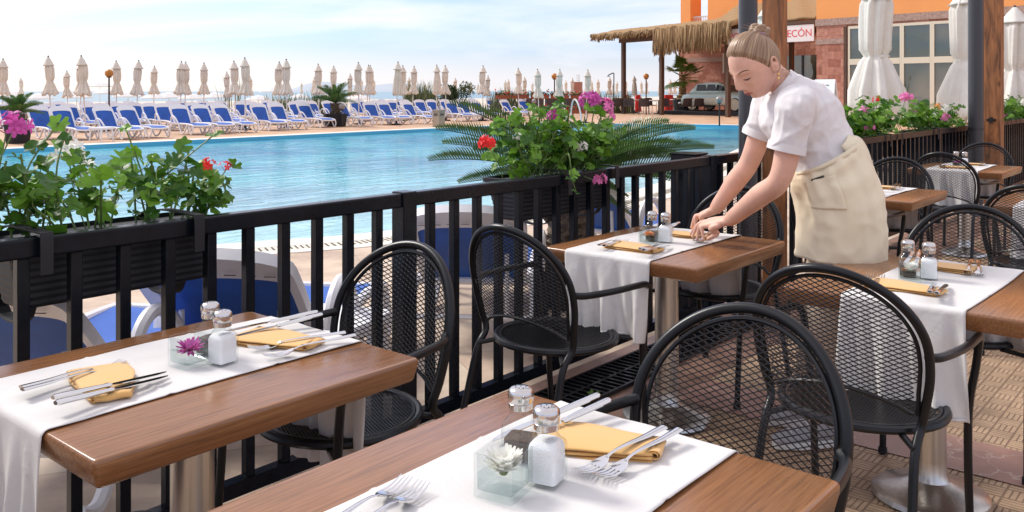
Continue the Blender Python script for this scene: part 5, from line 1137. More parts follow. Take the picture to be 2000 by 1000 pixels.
for i in range(2600):
    u=r.random(); x=-2.3+(L+3.2)*u; row=r.choice((0,0,0,1)); y=bs*(-.75+r.uniform(-.12,.15)) if row==0 else bs*(7.4+r.uniform(-.1,.1)); zt=rf(u,0 if row==0 else 1)[2]+.1
    frac=(x/L); ln=(.35 if frac<.42 else 1.35 if frac<1.02 else 1.0)*r.uniform(.55,1.15)
    if frac<.42 and r.random()<.55: ln*=.6
    if row: ln=.5*r.uniform(.5,1.1)
    w_=r.uniform(.02,.05); dx=r.uniform(-.10,.10); m.add([(x-w_,y,zt),(x+w_,y,zt),(x+dx+w_*.4,y-bs*r.uniform(0,.12),zt-ln),(x+dx-w_*.2,y-bs*r.uniform(0,.12),zt-ln*1.04)],[(0,1,2,3)])
m.build('fringe',M['thatch'],tp,False)
# hanging lantern
p=atd(1291,114,56); t=thing('hanging_lantern','small hanging lantern under the thatch','lantern',(p.x,p.y,p.z)); m=MB(); m.lathe([(.05,-.3),(.14,-.25),(.16,.0),(.1,.12),(.02,.2)],8); m.build('lantern_body',M['metal_dark'],t,False); m=MB(); m.tube([(0,0,.2),(0,0,1.0)],.012,4); m.build('chain',M['metal_dark'],t)

# ================================================================ BUILDING
W0=at(1654,238); wd=(RT*.645-FW*.764).normalized(); wn=Vector((-wd.y,wd.x,0)); ang=math.atan2(wd.y,wd.x)   # local x along the wall to the right, local y into the building
def onwall(px_,py_,off=0):
    k=(px_-1000)/FPX; ray=FW+RT*k; nrm=wn; o=W0+wn*off; d=(o.dot(nrm))/(ray.dot(nrm)); P=FW*d+RT*(k*d); return ((P-W0).dot(wd),CH-(py_-HY)*d/FPX)
bd=thing('hotel_building','orange hotel building with red sandstone ground floor and tall cream-framed windows','building',(W0.x,W0.y,0),ang)
OB=(B-W0).dot(wn)              # depth of the pergola's right post behind the main facade line
OF=OB+9.0                      # recessed left wing
xl=onwall(1326,150,OF)[0]; xw0=onwall(1655,60)[0]; xr=onwall(1922,40)[0]; ztop=onwall(1700,49)[1]; zsill=onwall(1700,228)[1]; zo=onwall(1620,50)[1]
xm=onwall(1594,50)[0]; xe0=onwall(1490,100,OF)[0]; xe1=onwall(1592,100,OF)[0]+2
zband=zo; zwing=onwall(1390,50,OF)[1]
m=MB(); m.box(xl,xe0,OF,OF+6,0,zwing); m.box(xe0,xe1,OF+.01,OF+6,zwing-2.2,zwing); m.box(xm+.02,xw0,0,OF+6,0,zband); m.box(xr,xr+30,0,6,0,zband); m.box(xw0,xr,.0,6,0,zsill-.12); m.box(xw0,xr,.01,6,ztop,zband); m.build('stone_wall',M['stone'],bd,False)
m=MB(); m.box(xm-.02,xr+30,-.05,6,zband+.003,zband+.32); bz=onwall(1620,81)[1]; m.box(xm-.02,xw0-.1,-.03,-.002,bz-.12,bz+.12); bz2=onwall(1370,117,OF)[1]; m.box(xl,xe0,OF-.03,OF-.002,bz2-.15,bz2+.15); m.build('granite_band',M['band'],bd,False)
m=MB(); xo=onwall(1382,20,OF)[0]; m.box(xo,xe1,OF+.02,OF+6,zwing+.003,zwing+12); m.box(xm,xr+30,.02,OF+6,zband+.323,zband+9); m.build('upper_wall',M['orange'],bd,False)
x1=onwall(1329,20,OF)[0]; x2=onwall(1348,20,OF)[0]; m=MB(); m.box(x1,x2,OF+.02,OF+1.2,zwing-.2,zwing+12); m.build('corner_column',M['orange'],bd,False)
m=MB(); zr=onwall(1365,33,OF)[1]; m.box(x2,xo,OF+.3,OF+.36,zr,zr+.08).box(x2,xo,OF+.3,OF+.34,zr-1.5,zr-1.44)
for k in range(9): xx=x2+(xo-x2)*(k+.5)/9; m.box(xx-.02,xx+.02,OF+.3,OF+.34,zr-1.44,zr)
m.build('balcony_railing',M['pole_white'],bd,False)
m=MB(); m.box(x2,xo,OF+.3,OF+3,zr-1.9,zr-1.55); m.build('balcony_slab',M['orange'],bd,False)
# windows
vx=[onwall(x,60)[0] for x in (1657,1762,1821,1866,1920)]; zmid=onwall(1700,120)[1]
for i in range(len(vx)-1):
    a,b=vx[i],vx[i+1]; f=None; m=MB(); fw_=.09
    m.box(a,a+fw_,-.04,.08,zsill,ztop).box(b-fw_,b-.004,-.04,.08,zsill,ztop).box(a+fw_,b-fw_,-.04,.08,ztop-.12,ztop-.003).box(a+fw_,b-fw_,-.04,.08,zsill,zsill+.16).box(a+fw_,b-fw_,-.045,.08,zmid-.13,zmid+.13)
    f=m.build('window',M['frame'],bd,False)
    m=MB(); m.box(a+fw_,b-fw_,.02,.04,zsill+.16,zmid-.13).box(a+fw_,b-fw_,.02,.04,zmid+.13,ztop-.12); m.build('pane',M['pane'],f,False)
m=MB(); m.box(xw0-.15,xw0-.01,-.06,.1,zsill-.12,ztop); m.build('window_reveal',M['dark_wood'],bd,False)
m=MB(); m.box(xw0,xr,-.12,-.002,zsill-.14,zsill-.01); m.build('window_sill',M['frame'],bd,False)
# entrance glazing
a,b=xe0,xe1; zt2=zwing-2.2; m=MB()
for q in (0,.25,.5,.75,1): xx=a+(b-a)*q; m.box(xx-.07,xx+.07,OF-.03,OF+.05,0,zt2)
m.box(a,b,OF-.035,OF+.05,zt2*.5,zt2*.5+.14); f=m.build('entrance_door',M['metal_dark'],bd,False); m=MB(); m.box(a+.05,b-.05,OF+.01,OF+.03,.02,zt2-.004); m.build('pane',M['pane'],f,False)
# small window in the recessed stone wall
a,z1=onwall(1412,105,OF); b,z2=onwall(1428,142,OF); m=MB(); m.box(a,b,OF-.04,OF+.05,z2,z1); f=m.build('window',M['frame'],bd,False); m=MB(); m.box(a+.12,b-.12,OF-.046,OF-.041,z2+.12,z1-.12); m.build('pane',M['pane'],f,False)
# shingled awning over the entrance
t=thing('shingle_awning','weathered wooden shingle awning above the entrance banner','awning',(W0.x,W0.y,0),ang)
m=MB(); xa=onwall(1388,56,OB)[0]; xb=onwall(1596,40,OB)[0]; za=onwall(1560,46,OB)[1]; zb_=onwall(1560,8,OB+2)[1]
m.grid(lambda u,v:(xa+(xb-xa)*u,OB-.1+2.6*v,za+.2+(zb_-za)*v*1.0+.05*math.sin(40*v)+.03*math.sin(30*u+9*v)),60,24); solid(m.build('shingles',M['thatch'],t,True,0),.12,0)
m=MB(); m.box(xa,xb,OB-.15,OB-.02,za-.05,za+.12); m.build('edge_beam',M['dark_wood'],t,False)
# banner with lettering
xa2=onwall(1424,56,OB)[0]; xb2=onwall(1592,47,OB)[0]; zlow=onwall(1592,80,OB)[1]; zt3=za-.08
t=thing('entrance_banner','white banner with red capital letters hanging under the shingle awning','banner',(W0.x,W0.y,0),ang)
m=MB(); m.box(xa2,xb2,OB-.12,OB-.08,zlow,zt3); m.build('banner_cloth',M['white_paint'],t,False)
def text(s,x,z,size,y,mt,parent,align='CENTER',fit=None):
    c=bpy.data.curves.new('lettering','FONT'); c.body=s; c.size=size; c.align_x=align; c.extrude=.004; o=bpy.data.objects.new('lettering_src',c); COL.objects.link(o); bpy.context.view_layer.update()
    me=bpy.data.meshes.new_from_object(o.evaluated_get(bpy.context.evaluated_depsgraph_get())); COL.objects.unlink(o); bpy.data.objects.remove(o)
    xs=[v.co.x for v in me.vertices]; sc=1
    if fit: sc=fit/(max(xs)-min(xs))
    for v in me.vertices: v.co=Vector((v.co.x*sc+x,y-v.co.z,z+v.co.y))
    me.materials.clear(); me.materials.append(mt); n=bpy.data.objects.new('lettering',me); COL.objects.link(n); n.parent=parent; return n
bw=xb2-xa2; text('POOL BAR MALECÓN',(xa2+xb2)/2,zlow+(zt3-zlow)*.30,(zt3-zlow)*.62,OB-.126,M['red_ink'],t,fit=bw*.95)
# A-board sign
p=atd(1612,235,30); k=30/FPX; t=thing('sandwich_board','tall white sandwich board with small print in front of the stone wall','sign',(p.x,p.y,0),ang-rad(8)); zt4=CH+(HY-155)*k; hw=27*k
for s in (-1,1):
    m=MB(); V=[(-hw,s*.28,0),(hw,s*.28,0),(hw*.88,s*.02,zt4),(-hw*.88,s*.02,zt4)]; V+=[(x,y-.02*s,z) for x,y,z in V]; m.add(V,[(0,1,2,3),(7,6,5,4),(0,4,5,1),(1,5,6,2),(2,6,7,3),(3,7,4,0)]); m.build('panel',M['white_paint'],t,False)
m=MB()
for zz,xx,w_ in ((.88,.15,.25),(.76,.3,.2),(.70,.3,.16),(.62,.25,.22),(.50,.3,.2),(.44,.3,.16),(.36,.25,.22)):
    m.box(hw*xx,hw*(xx+w_),-.28+.26*zz-.012,-.28+.26*zz-.008,zt4*zz,zt4*zz+.035)
m.build('print',M['grey_ink'],t,False)
m=MB(); zz=.86; m.lathe([(.10,-.004),(.10,.004),(.07,.004),(.07,-.004)],18,cap=False); e=m.build('emblem',M['red_ink'],t,False); e.location=(-hw*.15,-.28+.26*zz-.012,zt4*zz); e.rotation_euler=(rad(90),0,0)
# ================================================================ VINTAGE CAR
p=at(1410,223.5); d=dep(p); sc=1.0
pl=thing('car_podium','low dark podium under the vintage car','podium',(p.x,p.y,0)); m=MB(); m.box(-3,3,-2.4,2.4,0,.22); bevel(m.build('podium_body',M['dark_plastic'],pl,False),.02); pl.rotation_euler=(0,0,YAW+rad(-138))
car=thing('vintage_car','pale mint and cream vintage saloon car parked on a dark podium by the stone wall','car',(p.x,p.y,.22),YAW+rad(-138)); car.scale=(1.18,1.18,1.18)
def csec(x,hw,z0,z1,zs,tw): # car section ring: x pos, half width, bottom, top, shoulder z, top half width
    pts=[(-hw*.92,z0),(-hw,z0+.12),(-hw,zs-.1),(-hw*.94,zs),(-tw,z1-.05),(-tw*.8,z1),(0,z1+.03),(tw*.8,z1),(tw,z1-.05),(hw*.94,zs),(hw,zs-.1),(hw,z0+.12),(hw*.92,z0),(0,z0)]
    return [(x,y,z) for y,z in pts]
m=MB(); m.loft([csec(-2.1,.62,.42,.70,.62,.45),csec(-1.95,.75,.34,.86,.76,.6),csec(-1.3,.80,.30,.96,.86,.66),csec(-.9,.80,.28,.97,.88,.7),csec(0,.81,.28,.96,.88,.7),csec(.75,.80,.28,.97,.88,.66),csec(1.4,.78,.30,.93,.82,.55),csec(1.95,.72,.34,.84,.72,.46),csec(2.15,.62,.42,.70,.6,.38)]); m.build('body',M['mint'],car,True,50)
m=MB()
for s in (-1,1): m.loft([[(x,s*(y),z) for y,z in ((.795+o_,.30),(.825+o_,.32),(.828+o_,.60),(.80+o_,.66))] for x,o_ in ((-2.0,-.10),(-1.5,-.005),(0,.005),(1.2,-.01),(1.9,-.09))])
m.build('lower_side_panel',M['cream_paint'],car,True,50)
m=MB(); m.loft([[(x,y,z) for y,z in ((-a,.93),(-b,zz),(b,zz),(a,.93))] for x,a,b,zz in ((-1.55,.60,.50,1.02),(-1.15,.66,.52,1.36),(-.5,.68,.54,1.44),(.1,.68,.54,1.43),(.42,.67,.52,1.34),(.80,.64,.5,.97))]); m.build('cabin',M['mint'],car,True,50)
m=MB(); m.add([(.47,-.50,1.30),(.47,.50,1.30),(.80,.60,1.0),(.80,-.60,1.0)],[(0,1,2,3)]); o=m.build('windscreen',M['dark_glass'],car,False); solid(o,.03,0)
for s in (-1,1):
    for x0_,x1_ in ((-1.10,-.55),(-.47,.02),(.10,.55)):
        m=MB(); m.add([(x0_,s*.672,1.02),(x1_+.08,s*.672,1.02),(x1_-.04,s*.60,1.33 if x1_<.4 else 1.25),(x0_+.04,s*.60,1.33)],[(0,1,2,3)]); solid(m.build('side_window',M['dark_glass'],car,False),.03,0)
m=MB()
for k in range(7): m.box(2.12,2.16,-.38+.0,.38,.46+k*.03,.475+k*.03)
m.box(2.10,2.13,-.42,.42,.44,.68); m.build('grille',M['chrome'],car,False)
for s in (-1,1):
    m=MB(); m.lathe([(.12,0),(.115,.04),(.06,.08),(.001,.09)],20); h=m.build('headlight',M['cap'],car); h.location=(2.08,s*.55,.72); h.rotation_euler=(0,rad(90),0)
m=MB(); m.tube(smooth_path([(1.95,-.80,.36),(2.22,-.70,.36),(2.30,0,.36),(2.22,.70,.36),(1.95,.80,.36)],4),.05,8,flat=1.4); m.build('front_bumper',M['cap'],car); m=MB(); m.tube(smooth_path([(-1.95,-.80,.38),(-2.2,-.70,.38),(-2.27,0,.38),(-2.2,.70,.38),(-1.95,.80,.38)],4),.045,8); m.build('rear_bumper',M['cap'],car)
for x in (-1.25,1.3):
    for s in (-1,1):
        m=MB(); m.lathe([(.20,-.08),(.30,-.085),(.33,-.05),(.33,.05),(.30,.085),(.20,.08)],28,cap=False); wh=m.build('tyre',M['tyre'],car); wh.location=(x,s*.74,.33); wh.rotation_euler=(rad(90),0,0)
        m=MB(); m.lathe([(.285,.088),(.20,.090),(.19,.075)],24,cap=False); m.lathe([(.285,-.088),(.20,-.090),(.19,-.075)],24,cap=False); m.lathe([(.2,-.07),(.2,.07)],20); q=m.build('whitewall_rim',M['cream_paint'],wh)
# ================================================================ WAITRESS
def X(x,y,d): return atd(x,y,d)
WP=at(1600,860)   # feet
person=thing('person','waitress with blond bun, white shirt and cream apron leaning over a table','person',(0,0,0))
TOW=-FW   # towards camera
def frame_at(a,b):
    t=(b-a).normalized(); return t
def ring(c,ax,bx,ra,rb,n=40,pw=2.0):
    out=[]
    for k in range(n):
        a=2*PI*k/n; ca,sa=math.cos(a),math.sin(a); q=2/pw
        out.append(c+ax*(ra*abs(ca)**q*(1 if ca>=0 else -1))+bx*(rb*abs(sa)**q*(1 if sa>=0 else -1)))
    return out
def limb(m,P,R,k=5,n=20,flat=1):
    path=smooth_path(P,k); nn=len(R)-1; rr_=[]
    for i in range(len(path)):
        q=i/(len(path)-1)*nn; j=min(nn-1,int(q)); f=q-j; f=f*f*(3-2*f); rr_.append(R[j]*(1-f)+R[j+1]*f)
    m.tube(path,rr_,n,flat=flat)
# --- head -------------------------------------------------------
HC=X(1474,126,3.56); pit=rad(34); yw=rad(28); HS=1.12
f0=(-RT*math.cos(yw)+TOW*math.sin(yw)).normalized(); hf=(f0*math.cos(pit)-UP*math.sin(pit)).normalized(); hu=(f0*math.sin(pit)+UP*math.cos(pit)).normalized(); hl=hu.cross(hf).normalized()  # her left, towards the camera
def g(x,s): return math.exp(-(x/s)**2)
def head_base(d):
    x,y,z=d
    p=Vector((x*.098,y*.076,z*.118))
    if z<0:
        t=min(1,-z); p.y*=1-.36*t*t; 
        if x<0: p.x*=1-.62*t
        else: p.x*=1-.02*t
        p.x+= .012*t*t
    if x<0: p.x*=1.02
    return p
def head_face(p,d):
    x,y,z=d
    if x>0:
        Y,Z=p.y,p.z
        bridge=g(Y,.0085)*(.011*g(Z+.002,.018)+.020*g(Z+.031,.014)+.013*g(Z+.016,.018))
        nost=.007*(g(abs(Y)-.012,.007))*g(Z+.040,.008)
        eye=-.011*g(abs(Y)-.033,.016)*g(Z-.002,.012)
        lid=.0075*g(abs(Y)-.033,.012)*g(Z-.000,.0075)
        brow=.006*g(abs(Y)-.03,.022)*g(Z-.019,.008)
        cheek=.005*g(abs(Y)-.045,.018)*g(Z+.030,.02)
        lips=.0075*g(Y,.019)*(g(Z+.063,.0042)+g(Z+.073,.0050)); gap=-.003*g(Y,.022)*g(Z+.0675,.0018)
        phil=-.002*g(Y,.006)*g(Z+.052,.007); chin=.009*g(Y,.02)*g(Z+.098,.013); under=-.005*g(Y,.025)*g(Z+.084,.006)
        p=p+Vector((bridge+nost+eye+lid+brow+cheek+lips+gap+phil+chin+under,0,0))
    return p
def H2W(p): return HC+(hf*p.x+hl*p.y+hu*p.z)*HS
def sph(nu,nv,fn):
    m=MB(); V=[];
    for i in range(nv+1):
        th=PI*i/nv
        for k in range(nu):
            a=2*PI*k/nu; V.append(fn(Vector((math.sin(th)*math.cos(a),math.sin(th)*math.sin(a),math.cos(th)))))
    F=[(i*nu+k,(i+1)*nu+k,(i+1)*nu+(k+1)%nu,i*nu+(k+1)%nu) for i in range(nv) for k in range(nu)]
    return V,F
body=MB()
V,F=sph(110,90,lambda d:H2W(head_face(head_base(d),d))); body.add(V,F)
# ears
for s in (1,-1):
    c=Vector((-.008,.074*s,-.012)); P=[]
    for k in range(13):
        a=rad(-60+300*k/12); rr_=1.0; P.append(H2W(c+Vector((-.017*math.cos(a)*.9-.006,.006*s+.006*s*math.sin(a),.031*math.sin(a)*rr_))))
    body.tube(P,[.0045*HS]*13,8); body.tube([H2W(c+Vector((0,-.004*s,.018))),H2W(c+Vector((-.006,.006*s,-.002))),H2W(c+Vector((-.002,.004*s,-.026)))],[.010,.011,.007],8)
# neck
NB=X(1553,186,3.60); chin=H2W(Vector((-.035,0,-.06)))
limb(body,[H2W(Vector((-.03,0,-.02))),H2W(Vector((-.052,0,-.085))),NB.lerp(H2W(Vector((-.05,0,-.09))),.35),NB],[.056,.055,.057,.072])
# torso core
PEL=X(1640,400,3.52); WST=X(1612,305,3.50); CHS=X(1572,228,3.55)
limb(body,[PEL,WST,CHS,NB],[.09,.075,.085,.06])
# arms : near (left) and far (right)
SHn=X(1556,205,3.40); ELn=X(1522,352,3.42); WRn=X(1424,431,3.66)
SHf=X(1512,190,3.74); ELf=X(1463,318,3.78); WRf=X(1396,410,3.88)
limb(body,[CHS,SHn,SHn.lerp(ELn,.5)+RT*.006,ELn,ELn.lerp(WRn,.35),WRn.lerp(ELn,.2),WRn],[.06,.062,.050,.043,.044,.034,.027],6,24)
limb(body,[CHS,SHf,SHf.lerp(ELf,.5),ELf,ELf.lerp(WRf,.35),WRf.lerp(ELf,.2),WRf],[.06,.060,.049,.042,.043,.033,.027],6,24)
def hand(m,WR,P0,across,nrm,fingers,thumb):
    """WR wrist; P0 knuckle centre; across unit vector index->little; nrm back-of-hand normal; fingers list of joint points lists"""
    a=across; kn=[P0+a*q for q in (-.030,-.010,.010,.029)]
    # palm: lofted rings wrist -> knuckles
    t=(P0-WR).normalized()
    m.loft([ring(WR-t*.01,a,nrm,.026,.020,18),ring(WR.lerp(P0,.3),a,nrm,.033,.019,18,2.4),ring(WR.lerp(P0,.7),a,nrm,.041,.0165,18,2.6),ring(P0,a,nrm,.041,.013,18,2.6),ring(P0+t*.008,a,nrm,.036,.008,18,2.4)])
    for i,(k_,f) in enumerate(zip(kn,fingers)):
        P=[k_-t*.015,k_]+f; R_=[.0098,.0092,.0082,.0074,.0058][:len(P)]; s_=(1.0,1.03,1.0,.86)[i]; m.tube(smooth_path(P,4),[ (R_[min(len(R_)-1,int(j/4))]*(1-(j%4)/4)+R_[min(len(R_)-1,int(j/4)+1)]*((j%4)/4))*s_ for j in range(len(smooth_path(P,4)))],12)
    m.tube(smooth_path(thumb,4),[ [.013,.0115,.0100,.0085,.006][min(4,int(j/4))] for j in range(len(smooth_path(thumb,4)))],12)
# near hand: knuckles above the napkin, fingers curling down to the table
dn=3.78
P0=X(1378,436,3.76); tdir=(P0-WRn).normalized(); nrm=(UP*.8+TOW*.35+RT*-.1); nrm=(nrm-tdir*nrm.dot(tdir)).normalized(); acr=tdir.cross(nrm).normalized()
if acr.dot(TOW)>0: acr=-acr     # index finger nearer the camera?  index side towards her body
# near hand is the left hand: palm down, thumb points towards the camera-right side
kn=[P0+acr*q for q in (-.030,-.010,.010,.029)]
Zt=.765
def finger(k0,tipx,tipy,tipd,lift):
    tip=X(tipx,tipy,tipd); m1=k0.lerp(tip,.40)+UP*lift+(-RT)*.006; m2=k0.lerp(tip,.75)+UP*lift*.75+(-RT)*.004; return [m1,m2,tip]
hand(body,WRn,P0,acr,nrm,[finger(kn[0],1375,468,3.72,.018),finger(kn[1],1362,468,3.76,.02),finger(kn[2],1352,464,3.80,.02),finger(kn[3],1348,459,3.84,.016)],
     [WRn.lerp(P0,.25)-acr*.022-UP*.006,WRn.lerp(P0,.55)-acr*.040-UP*.012,X(1402,455,3.70),X(1390,463,3.70),X(1381,467,3.71)])
P0f=X(1371,421,3.94); td=(P0f-WRf).normalized(); nf=(UP*.9-FW*.1); nf=(nf-td*nf.dot(td)).normalized(); af=td.cross(nf).normalized()
if af.dot(FW)>0: af=-af
kf=[P0f+af*q for q in (-.030,-.010,.010,.029)]
hand(body,WRf,P0f,af,nf,[finger(kf[3-3],1352,449,4.0,.022),finger(kf[1],1350,447,3.97,.024),finger(kf[2],1352,446,3.93,.024),finger(kf[3],1358,444,3.90,.02)],
     [WRf.lerp(P0f,.3)+af*.024-UP*.005,WRf.lerp(P0f,.6)+af*.040-UP*.012,X(1376,440,3.90),X(1366,448,3.90),X(1362,452,3.88)])
# legs (mostly under trousers) with ankles
HPn=X(1650,430,3.45); HPf=X(1632,430,3.57)
ANn=at(1600,842); ANn=Vector((ANn.x,ANn.y,.10)); ANf=ANn-RT*.13+FW*.16
ANn=X(1598,800,3.46); ANn.z=.11; ANf=X(1580,800,3.70); ANf.z=.11
KNn=HPn.lerp(ANn,.50)-RT*.03; KNf=HPf.lerp(ANf,.50)-RT*.03
for a,b,c in ((HPn,KNn,ANn),(HPf,KNf,ANf)):
    limb(body,[a,a.lerp(b,.5),b,b.lerp(c,.4),c,c-UP*.04],[.055,.058,.050,.050,.034,.036])
bo=body.build('body_src',M['skin'],None,True,0)
def remesh(o,vox,it,fac=.5,name='body',parent=None,extra=None):
    md=o.modifiers.new('r','REMESH'); md.mode='VOXEL'; md.voxel_size=vox; md.use_smooth_shade=True
    s=o.modifiers.new('s','SMOOTH'); s.factor=fac; s.iterations=it
    bpy.context.view_layer.update(); me=bpy.data.meshes.new_from_object(o.evaluated_get(bpy.context.evaluated_depsgraph_get())); me.name=name
    mt=o.data.materials[0]; me.materials.clear(); me.materials.append(mt); COL.objects.unlink(o); bpy.data.objects.remove(o)
    me.shade_smooth(); n=bpy.data.objects.new(name,me); COL.objects.link(n); n.parent=parent; return n
bodyo=remesh(bo,.0030,3,.5,'body',person)
# lips, brows, lashes, earring
def facept(y,z,off):
    # direction whose base point has that y,z
    d=Vector((1,y/.076,z/.118)); 
    for _ in range(12):
        dd=d.normalized(); p=head_base(dd); d.y+= (y-p.y)*9; d.z+=(z-p.z)*6
    dd=d.normalized(); return H2W(head_face(head_base(dd),dd)+Vector((off,0,0)))
m=MB()
for zc,th in ((-.0635,.0032),(-.0722,.0040)): m.tube([facept(-.021+.042*k/12,zc-.0022*abs(k/6-1)**2*(-1 if zc<-.068 else 1),-.0008) for k in range(13)],[.0008+th*math.sin(PI*min(1,max(0,k/12)))**.8 for k in range(13)],8,flat=.5)
m.build('lips',M['lips'],person)
for s in (1,-1):
    m=MB(); m.tube([facept(s*(.016+.034*k/8),.0215+.006*math.sin(PI*k/8*.9),.0004) for k in range(9)],[.0016+.0022*math.sin(PI*(.15+.75*k/8)) for k in range(9)],6,flat=.6); m.build('eyebrow',M['brow'],person)
    m=MB(); m.tube([facept(s*(.021+.025*k/8),-.0055-.003*math.sin(PI*k/8),.0008) for k in range(9)],[.0010+.0017*math.sin(PI*k/8) for k in range(9)],6); m.build('eyelashes',M['eye'],person)
m=MB(); e=H2W(Vector((-.008,.083,-.048))); m.lathe([(.001,-.006),(.005,-.004),(.006,0),(.005,.004),(.001,.006)],12,tuple(e)); m.lathe([(.001,-.022),(.0045,-.019),(.0045,-.013),(.001,-.009)],10,tuple(e)); m.build('earring',M['earring'],person)
# hair : meridians run from the bun
bun_l=Vector((-.78,0,.63)).normalized(); bu=bun_l.cross(Vector((0,1,0))).normalized(); bv=bun_l.cross(bu)
def hairfn(d):
    # d on unit sphere with z=bun axis
    D=(bun_l*d.z+bu*d.x+bv*d.y).normalized(); p=head_base(D)
    lon=math.atan2(d.y,d.x); lat=math.acos(max(-1,min(1,d.z)))
    # hairline test in local coords
    line=np.interp(p.x,[-.1,-.06,-.035,-.022,-.012,.010,.028,.045,.066,.080,.10],[-.085,-.080,-.060,-.02,-.005,-.004,.024,.052,.078,.094,.104])
    line+=.0012*math.sin(lon*37)+.0012*math.sin(lon*71+1)+.0016*math.sin(lon*9); t=(p.z-line)/.021; t=max(-1,min(1,t)); off=-.005+.0125*(t*.5+.5)
    strand=.0004*math.sin(lon*61+3*math.sin(lat*2.2))+.0004*math.sin(lon*97+1)+.0007*math.sin(lon*17+2*lat)+.0003*math.sin(lon*139)
    off+=strand*(1 if t>0 else 0)*min(1,lat*1.2)
    n=Vector((p.x/.098**2,p.y/.076**2,p.z/.118**2)).normalized(); return H2W(p+n*off)
V,F=sph(420,80,hairfn); m=MB(); m.add(V,F)
def hairmat():
    m=bpy.data.materials.new('ash blond hair'); m.use_nodes=True; t=m.node_tree; b=t.nodes['Principled BSDF']; b.inputs['Base Color'].default_value=(.30,.20,.125,1); b.inputs['Roughness'].default_value=.38; b.inputs['Anisotropic'].default_value=.5
    c=N(t,'ShaderNodeTexCoord'); v=N(t,'ShaderNodeVectorMath',operation='DOT_PRODUCT')
    hx=Vector((hf.dot(Vector((1,0,0))),hf.dot(Vector((0,1,0))),hf.z)); q=N(t,'ShaderNodeMapping'); q.vector_type='POINT'
    sc_=N(t,'ShaderNodeAttribute'); sc_.attribute_name='strand'; n=N(t,'ShaderNodeTexNoise'); n.inputs['Scale'].default_value=1; n.inputs['Detail'].default_value=5; LK(t,sc_.outputs['Vector'],n.inputs['Vector'])
    r=N(t,'ShaderNodeValToRGB'); r.color_ramp.elements[0].position=.3; r.color_ramp.elements[0].color=(.15,.080,.042,1); r.color_ramp.elements[1].position=.7; r.color_ramp.elements[1].color=(.46,.31,.19,1); LK(t,n.outputs['Fac'],r.inputs['Fac']); LK(t,r.outputs['Color'],b.inputs['Base Color']); return m
M['hair']=hairmat()
ho=m.build('hair',M['hair'],person,True,0)
at_=ho.data.attributes.new('strand','FLOAT_VECTOR','POINT'); ii=0
for i in range(81):
    for k in range(420): at_.data[ii].vector=(math.cos(2*PI*k/420)*22,math.sin(2*PI*k/420)*22,i*.035); ii+=1
# bun with a twisted band
m=MB(); BC=H2W(Vector((-.083,0,.083))); b1=(hf*bu.x+hl*bu.y+hu*bu.z); b2=(hf*bv.x+hl*bv.y+hu*bv.z); b3=(hf*bun_l.x+hl*bun_l.y+hu*bun_l.z)
for s_ in range(3):
    P=[]
    for k in range(61):
        a=2*PI*k/60*2+s_*2.1; q=2*PI*k/60*5+s_*2.1; R_=.027+.008*math.cos(q); P.append(BC+(b1*math.cos(a)+b2*math.sin(a))*R_+b3*(.010*math.sin(q)+.012-.008*s_))
    m.tube(P,.0095,10)
m.tube([BC-b3*.01,BC+b3*.012,BC+b3*.022],[.030,.026,.010],16)
m.build('hair_bun',M['hair'],person)
m=MB(); m.tube([BC+(b1*math.cos(a)+b2*math.sin(a))*.037-b3*.010 for a in [2*PI*k/24 for k in range(24)]],.006,8,True); M['scrunchie']=mat('mauve hair band',(.33,.22,.26),.7); m.build('hair_band',M['scrunchie'],person)
m=MB(); r=random.Random(8)
for k in range(26):  # loose wisps
    a=r.uniform(0,6.28); s0=BC+(b1*math.cos(a)+b2*math.sin(a))*.03; d_=(b1*math.cos(a)+b2*math.sin(a)*1.0+b3*r.uniform(-.3,.8)).normalized(); m.tube([s0,s0+d_*.02+b3*.01,s0+d_*r.uniform(.03,.055)+UP*r.uniform(-.01,.015)],[.0006,.0005,.0003],4)
for k in range(14):
    s0=H2W(Vector((-.055+r.uniform(-.01,.01),.045+r.uniform(-.03,.02),-.065+r.uniform(-.01,.02)))); m.tube([s0,s0+RT*.02-UP*.01,s0+RT*r.uniform(.02,.04)-UP*r.uniform(.02,.05)],[.0006,.0005,.0003],4)
m.build('loose_strands',M['hair'],person)

# --- clothing ----------------------------------------------------
def fold(p,amp,sc,seed=0,st=(1,1,1)):
    q=Vector((p.x*st[0],p.y*st[1],p.z*st[2]))*sc+Vector((seed,seed*.7,seed*.3)); return amp*(1-abs(noise.noise(q)*2))**2
sh=MB()
# torso loft along the spine: centre px, (front->back half width px), side half width m, tilt axis
secs=[((1632,352),80,.150,(-.10,1)),((1622,330),76,.140,(-.3,.95)),((1610,303),69,.128,(-.50,.86)),((1600,280),68,.130,(-.52,.85)),((1590,262),72,.142,(-.55,.83)),((1576,240),79,.158,(-.56,.83)),((1558,221),80,.168,(-.57,.82)),((1543,204),75,.172,(-.58,.81)),((1535,190),62,.168,(-.60,.80)),((1531,178),48,.135,(-.62,.78)),((1533,165),36,.085,(-.60,.80))]
rings=[]
for (cx,cy),w_,sd,(ux,uy) in secs:
    c=X(cx,cy,3.50+.09*min(1,max(0,(330-cy)/150))); axis=(RT*ux+UP*uy).normalized(); fr_=(RT*(-uy)+UP*ux).normalized()  # front direction
    rings.append(ring(c,fr_,TOW,w_*.92*3.56/FPX,sd*.87,36,2.15))
sh.loft(rings)
# sleeves
for SH,EL,s in ((SHn,ELn,1),(SHf,ELf,-1)):
    e=SH.lerp(EL,.60); limb(sh,[CHS.lerp(SH,.35)+UP*.005,SH,SH.lerp(EL,.32),e],[.085,.073,.070,.070],6,28)
so_=sh.build('shirt_src',M['shirt'],None,True,0); so_.data.materials
shirt=remesh(so_,.006,10,.5,'shirt',person)
me=shirt.data
